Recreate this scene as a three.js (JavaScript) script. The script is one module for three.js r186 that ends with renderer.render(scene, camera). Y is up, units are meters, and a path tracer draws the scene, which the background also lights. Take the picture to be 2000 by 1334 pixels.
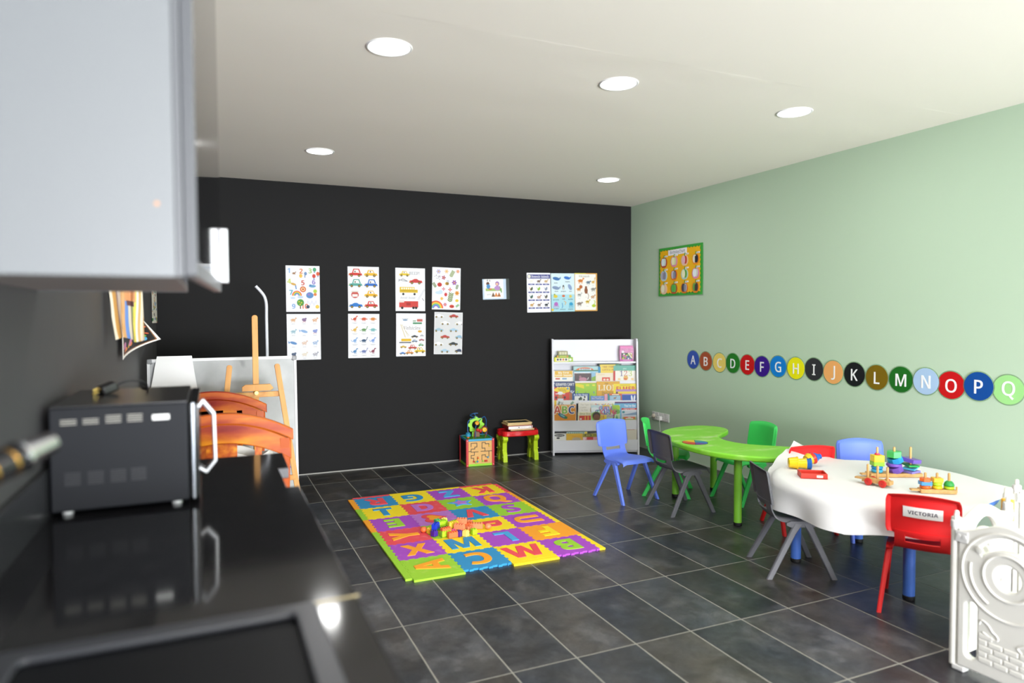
import * as THREE from 'three';
import { RoundedBoxGeometry } from 'three/addons/geometries/RoundedBoxGeometry.js';
import { TextGeometry } from 'three/addons/geometries/TextGeometry.js';
import { FontLoader } from 'three/addons/loaders/FontLoader.js';
import { ImprovedNoise } from 'three/addons/math/ImprovedNoise.js';
import { mergeGeometries, toCreasedNormals } from 'three/addons/utils/BufferGeometryUtils.js';
import { RectAreaLightUniformsLib } from 'three/addons/lights/RectAreaLightUniformsLib.js';

RectAreaLightUniformsLib.init();
const scene = new THREE.Scene();
// ---------- camera (24 mm lens, focused on the tables) ----------
const camera = new THREE.PerspectiveCamera(52.95, 1.5, 0.05, 60);
camera.rotation.order = 'YXZ';
camera.position.set(-4.382, 1.454, 6.559);
camera.rotation.set(-0.0357, -0.4171, -0.0049);
camera.focus = 5.0;
camera.userData.fStop = 1.3;
scene.add(camera);
// ---------- renderer, sky, exposure ----------
const renderer = new THREE.WebGLRenderer({ antialias: true });
renderer.toneMapping = THREE.LinearToneMapping;
renderer.toneMappingExposure = 0.98;
renderer.shadowMap.enabled = true;
scene.background = new THREE.Color(0.75, 0.85, 1.0);
const LAMP = 72;          // radiance of each downlight
const LAMP_COLOR = new THREE.Color(1.0, 0.99, 0.975);
// unseen fill light added inside the glazed opening, tilted up to brighten the ceiling
const FILL_LIGHT = 56;
const ROOM = { left: -4.785, back: 0, front: 11.5, top: 2.69 };

{
  const d = new THREE.RectAreaLight(new THREE.Color(.965, .98, 1.03), FILL_LIGHT, 4.2, 1.5); d.name = 'added_fill_light';
  d.position.set(-2.4, .78, ROOM.front - .45); d.rotation.x = .55; d.castShadow = true; scene.add(d);   // shines inwards and a little upwards
}
// ---------- helpers ----------
const V = (x, y, z) => new THREE.Vector3(x, y, z);
let seedState = 12345;
function rnd() { seedState = (seedState * 1664525 + 1013904223) >>> 0; return seedState / 4294967296; }
const lerp = (a, b, t) => a + (b - a) * t;
const clamp = (x, a, b) => Math.min(b, Math.max(a, x));
const smooth = (a, b, x) => { const t = clamp((x - a) / (b - a), 0, 1); return t * t * (3 - 2 * t); };
const noiser = new ImprovedNoise();
const nz = (x, y, z) => noiser.noise(x, y, z);
function fbm(x, y, z, o = 4) { let s = 0, a = .5, f = 1; for (let i = 0; i < o; i++) { s += a * nz(x * f, y * f, z + i * 7.3); a *= .5; f *= 2.03; } return s; }
const names = {};
function numbered(n) { const k = names[n] = (names[n] ?? -1) + 1; return k ? n + '_' + String(k).padStart(3, '0') : n; }
function C(c) { return c instanceof THREE.Color ? c : new THREE.Color(c); }
function mat(c, rough = .5, o = {}) { return new THREE.MeshStandardMaterial({ color: C(c), roughness: rough, ...o }); }
const matCache = {};
function pl(c, rough = .38) { const k = c + '|' + rough; return matCache[k] ??= mat(c, rough); }
function mesh(name, geo, m, parent) { const o = new THREE.Mesh(geo, m); o.name = name; if (parent) parent.add(o); return o; }
function tag(o, label, category, group) { o.userData = { label, category }; if (group) o.userData.group = group; return o; }
function thing(name, label, category, [x, y, z] = [0, 0, 0], ry = 0, group) {
  const o = new THREE.Group(); o.name = numbered(name); scene.add(o);
  o.position.set(x, y, z); o.rotation.y = ry; return tag(o, label, category, group);
}
function one(name, geo, m, label, category, [x, y, z] = [0, 0, 0], ry = 0, group) {
  const o = mesh(numbered(name), geo, m, scene); o.position.set(x, y, z); o.rotation.y = ry; return tag(o, label, category, group);
}
function struct(name, geo, m) { const o = mesh(name, geo, m, scene); o.userData = { kind: 'structure' }; return o; }
const E1 = new THREE.Euler(), M1 = new THREE.Matrix4(), Q1 = new THREE.Quaternion();
function xf(g, p = [0, 0, 0], r = [0, 0, 0], s = [1, 1, 1]) {
  M1.compose(V(...p), Q1.setFromEuler(E1.set(...r)), V(...s)); g.applyMatrix4(M1); return g;
}
function bx(w, h, d, p = [0, 0, 0], r = [0, 0, 0]) { return xf(new THREE.BoxGeometry(w, h, d), p, r); }
function rb(w, h, d, rad = .004, p = [0, 0, 0], r = [0, 0, 0], seg = 2) { return xf(new RoundedBoxGeometry(w, h, d, seg, rad), p, r); }
function cy(r0, r1, h, p = [0, 0, 0], r = [0, 0, 0], seg = 24) { return xf(new THREE.CylinderGeometry(r0, r1, h, seg), p, r); }
function lathe(pts, seg = 28, p = [0, 0, 0], r = [0, 0, 0]) { return xf(new THREE.LatheGeometry(pts.map(a => new THREE.Vector2(a[0], a[1])), seg), p, r); }
function tube(pts, r, seg = 40, rs = 10, closed = false) { return new THREE.TubeGeometry(new THREE.CatmullRomCurve3(pts.map(a => V(...a)), closed, 'centripetal'), seg, r, rs, closed); }
function shapeOf(pts, holes = []) {
  const s = new THREE.Shape(pts.map(a => new THREE.Vector2(a[0], a[1])));
  for (const h of holes) s.holes.push(new THREE.Path(h.map(a => new THREE.Vector2(a[0], a[1]))));
  return s;
}
function ext(shape, depth, bevel = 0, seg = 2, curve = 8) {
  return new THREE.ExtrudeGeometry(shape, { depth: depth - 2 * bevel, bevelEnabled: bevel > 0, bevelThickness: bevel, bevelSize: bevel, bevelOffset: -bevel, bevelSegments: seg, curveSegments: curve }).translate(0, 0, bevel);
}
function ring(r, n = 32, cx = 0, cy2 = 0, sx = 1, sy = 1, rev = false) { const a = []; for (let i = 0; i < n; i++) { const t = i / n * Math.PI * 2 * (rev ? -1 : 1); a.push([cx + Math.cos(t) * r * sx, cy2 + Math.sin(t) * r * sy]); } return a; }
function rrect(x0, y0, x1, y1, r, n = 5) {
  const a = []; const c = [[x1 - r, y1 - r, 0], [x0 + r, y1 - r, 1], [x0 + r, y0 + r, 2], [x1 - r, y0 + r, 3]];
  for (const [cx, cy2, q] of c) for (let i = 0; i <= n; i++) { const t = (q + i / n) * Math.PI / 2; a.push([cx + Math.cos(t) * r, cy2 + Math.sin(t) * r]); }
  return a;
}
function merge(list) { return mergeGeometries(list.map(g => g.index ? g.toNonIndexed() : g), false); }
// closed solid from rows of section points
function loft(secs) {
  const n = secs[0].length, pos = [];
  const tri = (a, b, c) => pos.push(a.x, a.y, a.z, b.x, b.y, b.z, c.x, c.y, c.z);
  for (let i = 0; i + 1 < secs.length; i++) for (let j = 0; j < n; j++) {
    const k = (j + 1) % n; tri(secs[i][j], secs[i][k], secs[i + 1][k]); tri(secs[i][j], secs[i + 1][k], secs[i + 1][j]);
  }
  for (const [s, f] of [[secs[0], 1], [secs[secs.length - 1], 0]]) for (let j = 1; j + 1 < n; j++) f ? tri(s[0], s[j + 1], s[j]) : tri(s[0], s[j], s[j + 1]);
  const g = new THREE.BufferGeometry(); g.setAttribute('position', new THREE.Float32BufferAttribute(pos, 3));
  g.setAttribute('uv', new THREE.Float32BufferAttribute(new Float32Array(pos.length / 3 * 2), 2));
  g.computeVertexNormals(); return g;
}
// horizontal chamfered-rectangle sections between stations [x,y,z,w,d]
function post(st, ch = .25) {
  return loft(st.map(([x, y, z, w, d]) => {
    const c = Math.min(w, d) * ch, a = w / 2, b = d / 2;
    return [[a - c, b], [a, b - c], [a, -b + c], [a - c, -b], [-a + c, -b], [-a, -b + c], [-a, b - c], [-a + c, b]].map(([u, v]) => V(x + u, y, z + v));
  }).reverse());
}
// thick sheet over a parameter grid; cells may be skipped
function sheet(fn, us, vs, th, skip = () => false, crease = .8) {
  const nu = us.length, nv = vs.length, P = [], e = 1e-3;
  const A = [], B = [];
  for (let i = 0; i < nu; i++) for (let j = 0; j < nv; j++) {
    const p = V(...fn(us[i], vs[j]));
    const du = V(...fn(us[i] + e, vs[j])).sub(V(...fn(us[i] - e, vs[j]))), dv = V(...fn(us[i], vs[j] + e)).sub(V(...fn(us[i], vs[j] - e)));
    const n = du.cross(dv).normalize();
    A.push(p.clone().addScaledVector(n, th / 2)); B.push(p.clone().addScaledVector(n, -th / 2));
  }
  const uvs = [], at = (i, j) => i * nv + j;
  const tri = (L, ids) => { for (const [l, i, j] of ids) { const p = l[at(i, j)]; P.push(p.x, p.y, p.z); uvs.push((us[i] - us[0]) / (us[nu - 1] - us[0]), (vs[j] - vs[0]) / (vs[nv - 1] - vs[0])); } };
  const has = (i, j) => i >= 0 && j >= 0 && i < nu - 1 && j < nv - 1 && !skip(i, j);
  for (let i = 0; i < nu - 1; i++) for (let j = 0; j < nv - 1; j++) {
    if (!has(i, j)) continue;
    tri(0, [[A, i, j], [A, i + 1, j], [A, i + 1, j + 1]]); tri(0, [[A, i, j], [A, i + 1, j + 1], [A, i, j + 1]]);
    tri(0, [[B, i, j], [B, i + 1, j + 1], [B, i + 1, j]]); tri(0, [[B, i, j], [B, i, j + 1], [B, i + 1, j + 1]]);
    const wall = (i0, j0, i1, j1) => { tri(0, [[A, i0, j0], [B, i0, j0], [B, i1, j1]]); tri(0, [[A, i0, j0], [B, i1, j1], [A, i1, j1]]); };
    if (!has(i - 1, j)) wall(i, j, i, j + 1);
    if (!has(i + 1, j)) wall(i + 1, j + 1, i + 1, j);
    if (!has(i, j - 1)) wall(i + 1, j, i, j);
    if (!has(i, j + 1)) wall(i, j + 1, i + 1, j + 1);
  }
  const g = new THREE.BufferGeometry(); g.setAttribute('position', new THREE.Float32BufferAttribute(P, 3)); g.setAttribute('uv', new THREE.Float32BufferAttribute(uvs, 2));
  g.computeVertexNormals(); return crease ? toCreasedNormals(g, crease) : g;
}
const range = (a, b, n) => Array.from({ length: n + 1 }, (_, i) => lerp(a, b, i / n));
// textures
function dataTex(w, h, fn, srgb = true, rep = null) {
  const d = new Uint8Array(w * h * 4);
  for (let j = 0; j < h; j++) for (let i = 0; i < w; i++) { const c = fn(i / w, j / h), k = (j * w + i) * 4; for (let q = 0; q < 3; q++) d[k + q] = clamp(Array.isArray(c) ? c[q] : c, 0, 255); d[k + 3] = 255; }
  const t = new THREE.DataTexture(d, w, h); t.magFilter = THREE.LinearFilter; t.minFilter = THREE.LinearFilter; t.wrapS = t.wrapT = THREE.RepeatWrapping;
  if (srgb) t.colorSpace = THREE.SRGBColorSpace; if (rep) t.repeat.set(...rep); t.needsUpdate = true; return t;
}
function canvasTex(w, h, draw) {
  const c = document.createElement('canvas'); c.width = w; c.height = h; const x = c.getContext('2d'); draw(x, w, h);
  const t = new THREE.CanvasTexture(c); t.colorSpace = THREE.SRGBColorSpace; t.anisotropy = 4; return t;
}
// several prints on one sheet: returns a function that draws a cell and maps a box onto it
function atlas(cols, rows, cw, ch) {
  const cv = document.createElement('canvas'); cv.width = cols * cw; cv.height = rows * ch; const x = cv.getContext('2d'); let n = 0;
  const t = new THREE.CanvasTexture(cv); t.colorSpace = THREE.SRGBColorSpace; t.anisotropy = 4;
  return { texture: t, put(geo, w, h, draw) {
    const i = n % cols, j = Math.floor(n / cols); n++; const sx = cw / w, sy = ch / h;
    x.save(); x.beginPath(); x.rect(i * cw, j * ch, cw, ch); x.clip(); x.translate(i * cw, j * ch); x.scale(sx, sy); draw(x, w, h); x.restore();
    const uv = geo.attributes.uv; for (let k = 0; k < uv.count; k++) uv.setXY(k, (i + .006 + uv.getX(k) * .988) / cols, 1 - (j + 1 - .006 - uv.getY(k) * .988) / rows);
    return geo;
  } };
}
// tileable noise: blend two offsets
function tfbm(u, v, s, z, o = 4) {
  const a = fbm(u * s, v * s, z, o), b = fbm((u - 1) * s, v * s, z, o), c = fbm(u * s, (v - 1) * s, z, o), d = fbm((u - 1) * s, (v - 1) * s, z, o);
  return lerp(lerp(a, b, u), lerp(c, d, u), v);
}
const fontLoader = new FontLoader();
const fontBold = await fontLoader.loadAsync('fonts/droid/droid_sans_bold.typeface.json');
const fontReg = await fontLoader.loadAsync('fonts/droid/droid_sans_regular.typeface.json');
function textGeo(str, size, depth, font = fontBold, o = {}) {
  const g = new TextGeometry(str, { font, size, depth, curveSegments: 5, bevelEnabled: false, ...o }); g.computeBoundingBox();
  const b = g.boundingBox; g.translate(-(b.min.x + b.max.x) / 2, -(b.min.y + b.max.y) / 2, 0); return g;
}
// ================= setting =================
const plasterBump = dataTex(512, 512, (u, v) => 128 + 95 * tfbm(u, v, 5, 1, 5) + 40 * tfbm(u, v, 40, 4, 2), false);
function wallMat(color, rep, bump = .0025, rough = .75) { const b = plasterBump.clone(); b.repeat.set(...rep); b.needsUpdate = true; return mat(color, rough, { bumpMap: b, bumpScale: bump }); }
function matte(m, si) { const o = new THREE.MeshPhysicalMaterial({ color: m.color, roughness: m.roughness, bumpMap: m.bumpMap, bumpScale: m.bumpScale, specularIntensity: si }); return o; }
const greenPaint = wallMat(new THREE.Color().setRGB(.48, .622, .465), [3, 1.2], .0015, .62);
const blackPaint = matte(wallMat(new THREE.Color().setRGB(.017, .0168, .0172), [3, 1.2], .0015, .85), .3);
const greyPaint = wallMat(new THREE.Color().setRGB(.05, .05, .052), [3, 1], .004, .6);
const ceilBump = dataTex(512, 512, (u, v) => 128 + 120 * tfbm(u, v * 3, 3, 9, 4), false);
const ceilPaint = mat(new THREE.Color().setRGB(.93, .87, .785), .8, { bumpMap: (() => { const b = ceilBump.clone(); b.repeat.set(2, 3); b.needsUpdate = true; return b; })(), bumpScale: .0025 });
const L = ROOM.left, F = ROOM.front, T = ROOM.top;
struct('wall_back', bx(-L + .4, T + .2, .15, [L / 2, T / 2, -.075]), blackPaint);
struct('wall_right', bx(.15, T + .2, F + .3, [.075, T / 2, F / 2]), greenPaint);
struct('wall_left', bx(.15, T + .2, F + .3, [L - .075, T / 2, F / 2]), greyPaint);
struct('ceiling', bx(-L + .4, .15, F + .4, [L / 2, T + .075, F / 2]), ceilPaint);
// unseen wall behind the viewer with an assumed glazed opening
{
  const g = [bx(.2, T + .2, .15, [L + .1, T / 2, F + .075]), bx(.2, T + .2, .15, [-.1, T / 2, F + .075]), bx(-L, .2, .15, [L / 2, T, F + .075]), bx(-L, .2, .15, [L / 2, 0, F + .075])];
  struct('wall_front', merge(g), wallMat(new THREE.Color().setRGB(.6, .6, .57), [3, 1]));
  const w = new THREE.Group(); w.name = 'window_1'; w.userData = { kind: 'structure' }; scene.add(w);
  const x0 = L + .2, x1 = -.2, y0 = .1, y1 = T - .1, fr = [];
  for (let i = 0; i <= 3; i++) fr.push(bx(.06, y1 - y0, .06, [lerp(x0 + .03, x1 - .03, i / 3), (y0 + y1) / 2, F + .07]));
  fr.push(bx(x1 - x0, .06, .06, [(x0 + x1) / 2, y0 + .03, F + .07]), bx(x1 - x0, .06, .06, [(x0 + x1) / 2, y1 - .03, F + .07]));
  mesh('window_frame', merge(fr), mat('#e8e8e6', .4), w);
  const glass = new THREE.MeshPhysicalMaterial({ color: 0xffffff, roughness: .02, transmission: 1, thickness: 0, ior: 1.5 });
  for (let i = 0; i < 3; i++) mesh('pane', bx((x1 - x0) / 3 - .06, y1 - y0 - .1, .006, [lerp(x0, x1, (i + .5) / 3), (y0 + y1) / 2, F + .07]), glass, w);
}
// floor: grout bed and slate-look tiles laid one by one
const floorBase = struct('floor', bx(-L + .3, .1, F + .3, [L / 2, -.0508, F / 2]), mat('#98968e', .8));
{
  const tileMats = [], bmp = dataTex(192, 384, (u, v) => 128 + 100 * fbm(u * 6, v * 12, 11, 5), false);
  for (let k = 0; k < 9; k++) {
    const base = 47 + (k * 37 % 9) * 2.6, warm = (k % 3 === 0) ? 5 : (k % 3 === 1 ? -4 : 0);
    const t = dataTex(256, 512, (u, v) => {
      const wv = fbm(u * 1.6 + k * 9.1, v * 3.2, k * 3.7, 4) * 1.1;
      const n1 = fbm(u * 2 + wv, v * 4 + wv, k * 5.1 + 2, 6), n2 = fbm(u * 30, v * 60, k + 30, 3), n3 = fbm(u * 9 + wv * 3, v * 14, k + 60, 4);
      const cloud = smooth(.0, .42, fbm(u * 1.3 + 4 * k, v * 2.3 + wv * .9, 50 + k, 6)) * 26;
      const l = base + n1 * 34 + n2 * 12 + n3 * 16 + cloud;
      const wm = warm + 12 * fbm(u * 2, v * 3, 80 + k, 2);
      return [l + wm * .8, l + wm * .3, l - wm * .4 + 2];
    });
    tileMats.push(mat(0xffffff, .34, { map: t, bumpMap: bmp, bumpScale: .0012 }));
  }
  const gCache = {};
  const tileGeo = (w, d) => gCache[w.toFixed(3) + d.toFixed(3)] ??= new THREE.BoxGeometry(w - .0075, .01, d - .0075);
  let n = 0; const rest = [];
  for (let i = -5; i < 13; i++) for (let j = 0; j < 20; j++) {
    const xa = Math.max(-3.57 + .3 * i, L), xb = Math.min(-3.57 + .3 * (i + 1), 0), za = Math.max(-.16 + .6 * j, 0), zb = Math.min(-.16 + .6 * (j + 1), F);
    if (xb - xa < .02 || zb - za < .02) continue;
    if (j >= 14) { rest.push(tileGeo(xb - xa, zb - za).clone().translate((xa + xb) / 2, -.005, (za + zb) / 2)); continue; }
    const m = mesh(n++ ? 'tile_' + String(n - 1).padStart(3, '0') : 'tile', tileGeo(xb - xa, zb - za), tileMats[Math.floor(rnd() * 9)], floorBase);
    m.position.set((xa + xb) / 2, -.005, (za + zb) / 2); if (rnd() < .5) m.rotation.y = Math.PI;
  }
  const field = mesh('tile_field', merge(rest), tileMats[2], floorBase); field.userData.kind = 'stuff';
}
// pale sealant bead along the wall bases
const bead = mat('#a9a8a2', .6);
struct('trim_1', bx(-L, .008, .007, [L / 2, .004, .0035]), bead);
struct('trim_2', bx(.007, .009, F, [-.0035, .0045, F / 2]), mat('#b9c2b6', .6));

// ================= ceiling downlights =================
{
  const spots = [[-3.60, 3.424], [-2.364, 3.419], [-1.098, 3.402], [-3.60, 1.293], [-1.046, 1.2], [-3.6, 5.62], [-2.364, 5.62], [-1.098, 5.62], [-3.6, 7.8], [-1.098, 7.8], [-3.6, 9.95], [-1.098, 9.95]];
  const ringG = lathe([[.092, 0], [.092, -.002], [.098, -.006], [.104, -.004], [.106, 0]], 48), discG = cy(.0925, .0925, .002, [0, -.002, 0], [0, 0, 0], 48);
  const ringM = mat('#f2f2f0', .4), glow = new THREE.MeshStandardMaterial({ color: 0xffffff, emissive: LAMP_COLOR, emissiveIntensity: 8, roughness: .5 });
  spots.forEach(([x, z]) => {
    const g = thing('downlight', 'round white recessed downlight glowing in the ceiling', 'ceiling light', [x, T, z], 0, 'recessed ceiling downlights');
    mesh('trim_ring', ringG, ringM, g); mesh('diffuser', discG, glow, g);
    const l = new THREE.RectAreaLight(LAMP_COLOR, LAMP, .164, .164); l.name = 'lamp_light'; l.position.set(0, -.008, 0); l.rotation.x = -Math.PI / 2; g.add(l);
  });
}
// ================= child chairs =================
const chairGeo = (() => {
  const prof = new THREE.CatmullRomCurve3([[.172, .302], [.168, .318], [.150, .328], [.08, .326], [-.02, .318], [-.10, .316], [-.142, .328], [-.163, .358], [-.172, .392], [-.176, .415]].map(([z, y]) => V(0, y, z)), false, 'centripetal');
  const hw = v => v < .55 ? lerp(.158, .148, v / .55) : v < .82 ? lerp(.148, .118, smooth(.55, .82, v)) : .118;
  const seatFn = (u, v) => {
    const p = prof.getPointAt(clamp(v, 0, 1)), au = Math.abs(u), w = hw(v);
    const front = smooth(.16, 0, v);
    const y = p.y + .010 * u * u * smooth(.1, .3, v) * (1 - smooth(.6, .8, v)) - .016 * smooth(.86, 1, au) * (1 - smooth(.62, .8, v));
    const z = p.z + .022 * u * u * smooth(.6, .85, v) - front * .018 * u * u;
    return [u * w, y, z];
  };
  const us = [-1, -.93, -.8, -.62, -.4, -.2, 0, .2, .4, .62, .8, .93, 1];
  const vs = [...range(0, .80, 20), .835, .87, .90, .93, .965, 1];
  // open slot across the neck of the shell
  const seat = sheet(seatFn, us, vs, .007, (i, j) => i >= 3 && i <= 8 && vs[j] >= .87 && vs[j] < .965);
  const backFn = (u, v) => {
    const c = Math.max(0, (v - .82) / .18), b = Math.max(0, (.14 - v) / .14);
    const x = u * .155 * (1 - .07 * c * c - .05 * b * b);
    const yb = .404 - .020 * (1 - u * u), yt = .607 - .016 * u * u;
    const e = Math.max(smooth(.86, 1, Math.abs(u)), smooth(.9, 1, v));
    return [x, lerp(yb, yt, v), -.166 - .030 * v + .030 * u * u - .020 * e];
  };
  const bu = [-1, -.97, -.93, -.88, -.75, -.5, -.25, 0, .25, .5, .75, .88, .93, .97, 1], bv = [0, .05, .12, .3, .5, .7, .84, .91, .95, .98, 1];
  const back = sheet(backFn, bu, bv, .008);
  const legs = [], br = [];
  for (const s of [-1, 1]) {
    legs.push(post([[s * .148, .302, -.012, .026, .052], [s * .155, .25, -.046, .024, .040], [s * .178, 0, -.178, .020, .034]]));
    legs.push(post([[s * .148, .302, .036, .026, .052], [s * .155, .25, .062, .024, .040], [s * .178, 0, .176, .020, .034]]));
    br.push(loft([-.078, -.055, .07, .09].map((z, i) => { const h = (i === 0 || i === 3) ? .006 : .016, w = .014; return [[w, .300 + h], [w, .300 - h * 1.1], [-w, .300 - h * 1.1], [-w, .300 + h]].map(([a, y]) => V(s * .146 + a, y, z)); })));
  }
  return { seat, back, legs, br };
})();
function childChair(color, label, x, z, deg) {
  const g = thing('child_chair', label, 'chair', [x, 0, z], deg * Math.PI / 180, 'plastic child chairs');
  const m = pl(color, .5);
  mesh('seat', chairGeo.seat, m, g); mesh('backrest', chairGeo.back, m, g);
  chairGeo.legs.forEach(l => mesh('leg', l, m, g)); chairGeo.br.forEach(l => mesh('leg_bracket', l, m, g));
  return g;
}
const BLUEC = '#6582e8', GREENC = '#3acc5c', GREYC = '#5a5b60', REDC = '#ea2022';
const face = (dx, dz) => Math.atan2(dx, dz) * 180 / Math.PI;
childChair(BLUEC, 'blue plastic child chair standing in front of the white bookshelf', -1.330, 1.918, 7.5);
childChair(GREYC, 'grey plastic child chair pushed up to the green kidney table', -1.143, 2.365, face(.363, .0235));
childChair(GREENC, 'green plastic child chair at the table end beside the wall socket', -.925, 1.930, face(.75, .66));
childChair(GREENC, 'green plastic child chair in the inner curve of the green kidney table', -.520, 2.375, face(-1, -.04));
childChair(REDC, 'red plastic child chair without a sticker at the end of the green table', -.6985, 3.085, face(.124, -.336));
childChair(BLUEC, 'blue plastic child chair between the papered round table and the green wall', -.395, 3.405, face(-.48, .87));
childChair(GREYC, 'grey plastic child chair pushed up to the papered round table', -1.335, 3.630, face(.32, .155));
{
  const g = childChair(REDC, 'red plastic child chair with a white name sticker on its back', -1.150, 4.307, face(.843, -.537));
  const t = canvasTex(512, 176, (c, w, h) => { c.fillStyle = '#f4f3f2'; c.fillRect(0, 0, w, h); c.fillStyle = '#23233a'; c.font = 'bold 84px sans-serif'; c.textAlign = 'center'; c.textBaseline = 'middle'; c.fillText('VICTORIA', w / 2, h / 2 + 6, w * .86); });
  const st = sheet((u, v) => [-u * .082, .515 + v * .026 - u * .001, -.1845 - .030 * ((.517 + v * .026 - .394) / .21) + .030 * (u * .56) ** 2 + .009], range(-1, 1, 10), range(-1, 1, 2), .0012);
  const m = mesh('name_sticker', st, mat(0xffffff, .45, { map: t }), g); m.userData.label = 'white paper name sticker with dark capitals';
}
// ================= green kidney table =================
const tableWear = (() => dataTex(512, 512, (u, v) => {
  const s = smooth(-.05, .4, tfbm(u, v * 2, 4, 3, 5) + .35 * tfbm(u, v, 22, 8, 3)) * .6;
  return [lerp(136, 214, s), lerp(220, 238, s), lerp(54, 186, s)];
}, true, [1.1, 1.1]))();
const limeLeg = mat('#84cc3a', .45), blackCap = mat('#121212', .6);
function tableLeg(parent, x, z, h, m, r = .027) {
  const l = mesh('leg', cy(r, r, h - .022, [x, .022 + (h - .022) / 2, z]), m, parent);
  mesh('foot_cap', lathe([[0, 0], [r * .94, 0], [r * 1.05, .004], [r * 1.05, .02], [r, .024], [0, .024]], 24, [x, 0, z]), blackCap, l);
}
{
  const g = thing('kidney_table', 'lime green plastic kidney-shaped child table with chalky worn top', 'table', [-1.0035, 0, 2.4795], -.105);
  // local x: towards the green wall, local z: along the table
  const half = [[-.215, 0], [-.205, .16], [-.165, .34], [-.06, .52], [.10, .64], [.27, .69], [.42, .675], [.505, .595], [.53, .50], [.50, .41], [.43, .335], [.33, .255], [.235, .155], [.195, 0]];
  const pts = [...half, ...half.slice(1, -1).reverse().map(([a, b]) => [a, -b])];
  const cv = new THREE.CatmullRomCurve3(pts.map(([a, b]) => V(a, b, 0)), true, 'centripetal');
  const poly = cv.getSpacedPoints(110).slice(0, -1).map(p => [p.x, p.y]);
  const top = xf(ext(shapeOf(poly), .040, .013, 4), [0, .515, 0], [Math.PI / 2, 0, 0]);
  mesh('tabletop', top, mat(0xffffff, .42, { map: tableWear }), g);
  for (const [x, z] of [[0, -.405], [0, .405], [.409, -.483], [.409, .483]]) tableLeg(g, x, z, .485, limeLeg);
  const wheel = new THREE.Group(); wheel.name = 'colour_wheel'; g.add(wheel); wheel.position.set(-.085, .5152, .005); wheel.userData.label = 'printed colour wheel on the tabletop';
  mesh('outline', cy(.094, .094, .0008, [0, 0, 0], [0, 0, 0], 40), mat('#22331c', .5), wheel);
  ['#2b6fb5', '#6a3f94', '#c63a2a', '#d9642a', '#e8cf22', '#2f9b8c'].forEach((c, k) => {
    const s = new THREE.Shape(); s.moveTo(0, 0); const a0 = k / 6 * Math.PI * 2 + .03, a1 = (k + 1) / 6 * Math.PI * 2 - .03; for (let i = 0; i <= 8; i++) { const t = lerp(a0, a1, i / 8); s.lineTo(Math.cos(t) * .09, Math.sin(t) * .09); }
    mesh('colour_segment', xf(ext(s, .0008), [0, .0012, 0], [Math.PI / 2, 0, 0]), mat(c, .45), wheel);
  });
}
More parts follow.
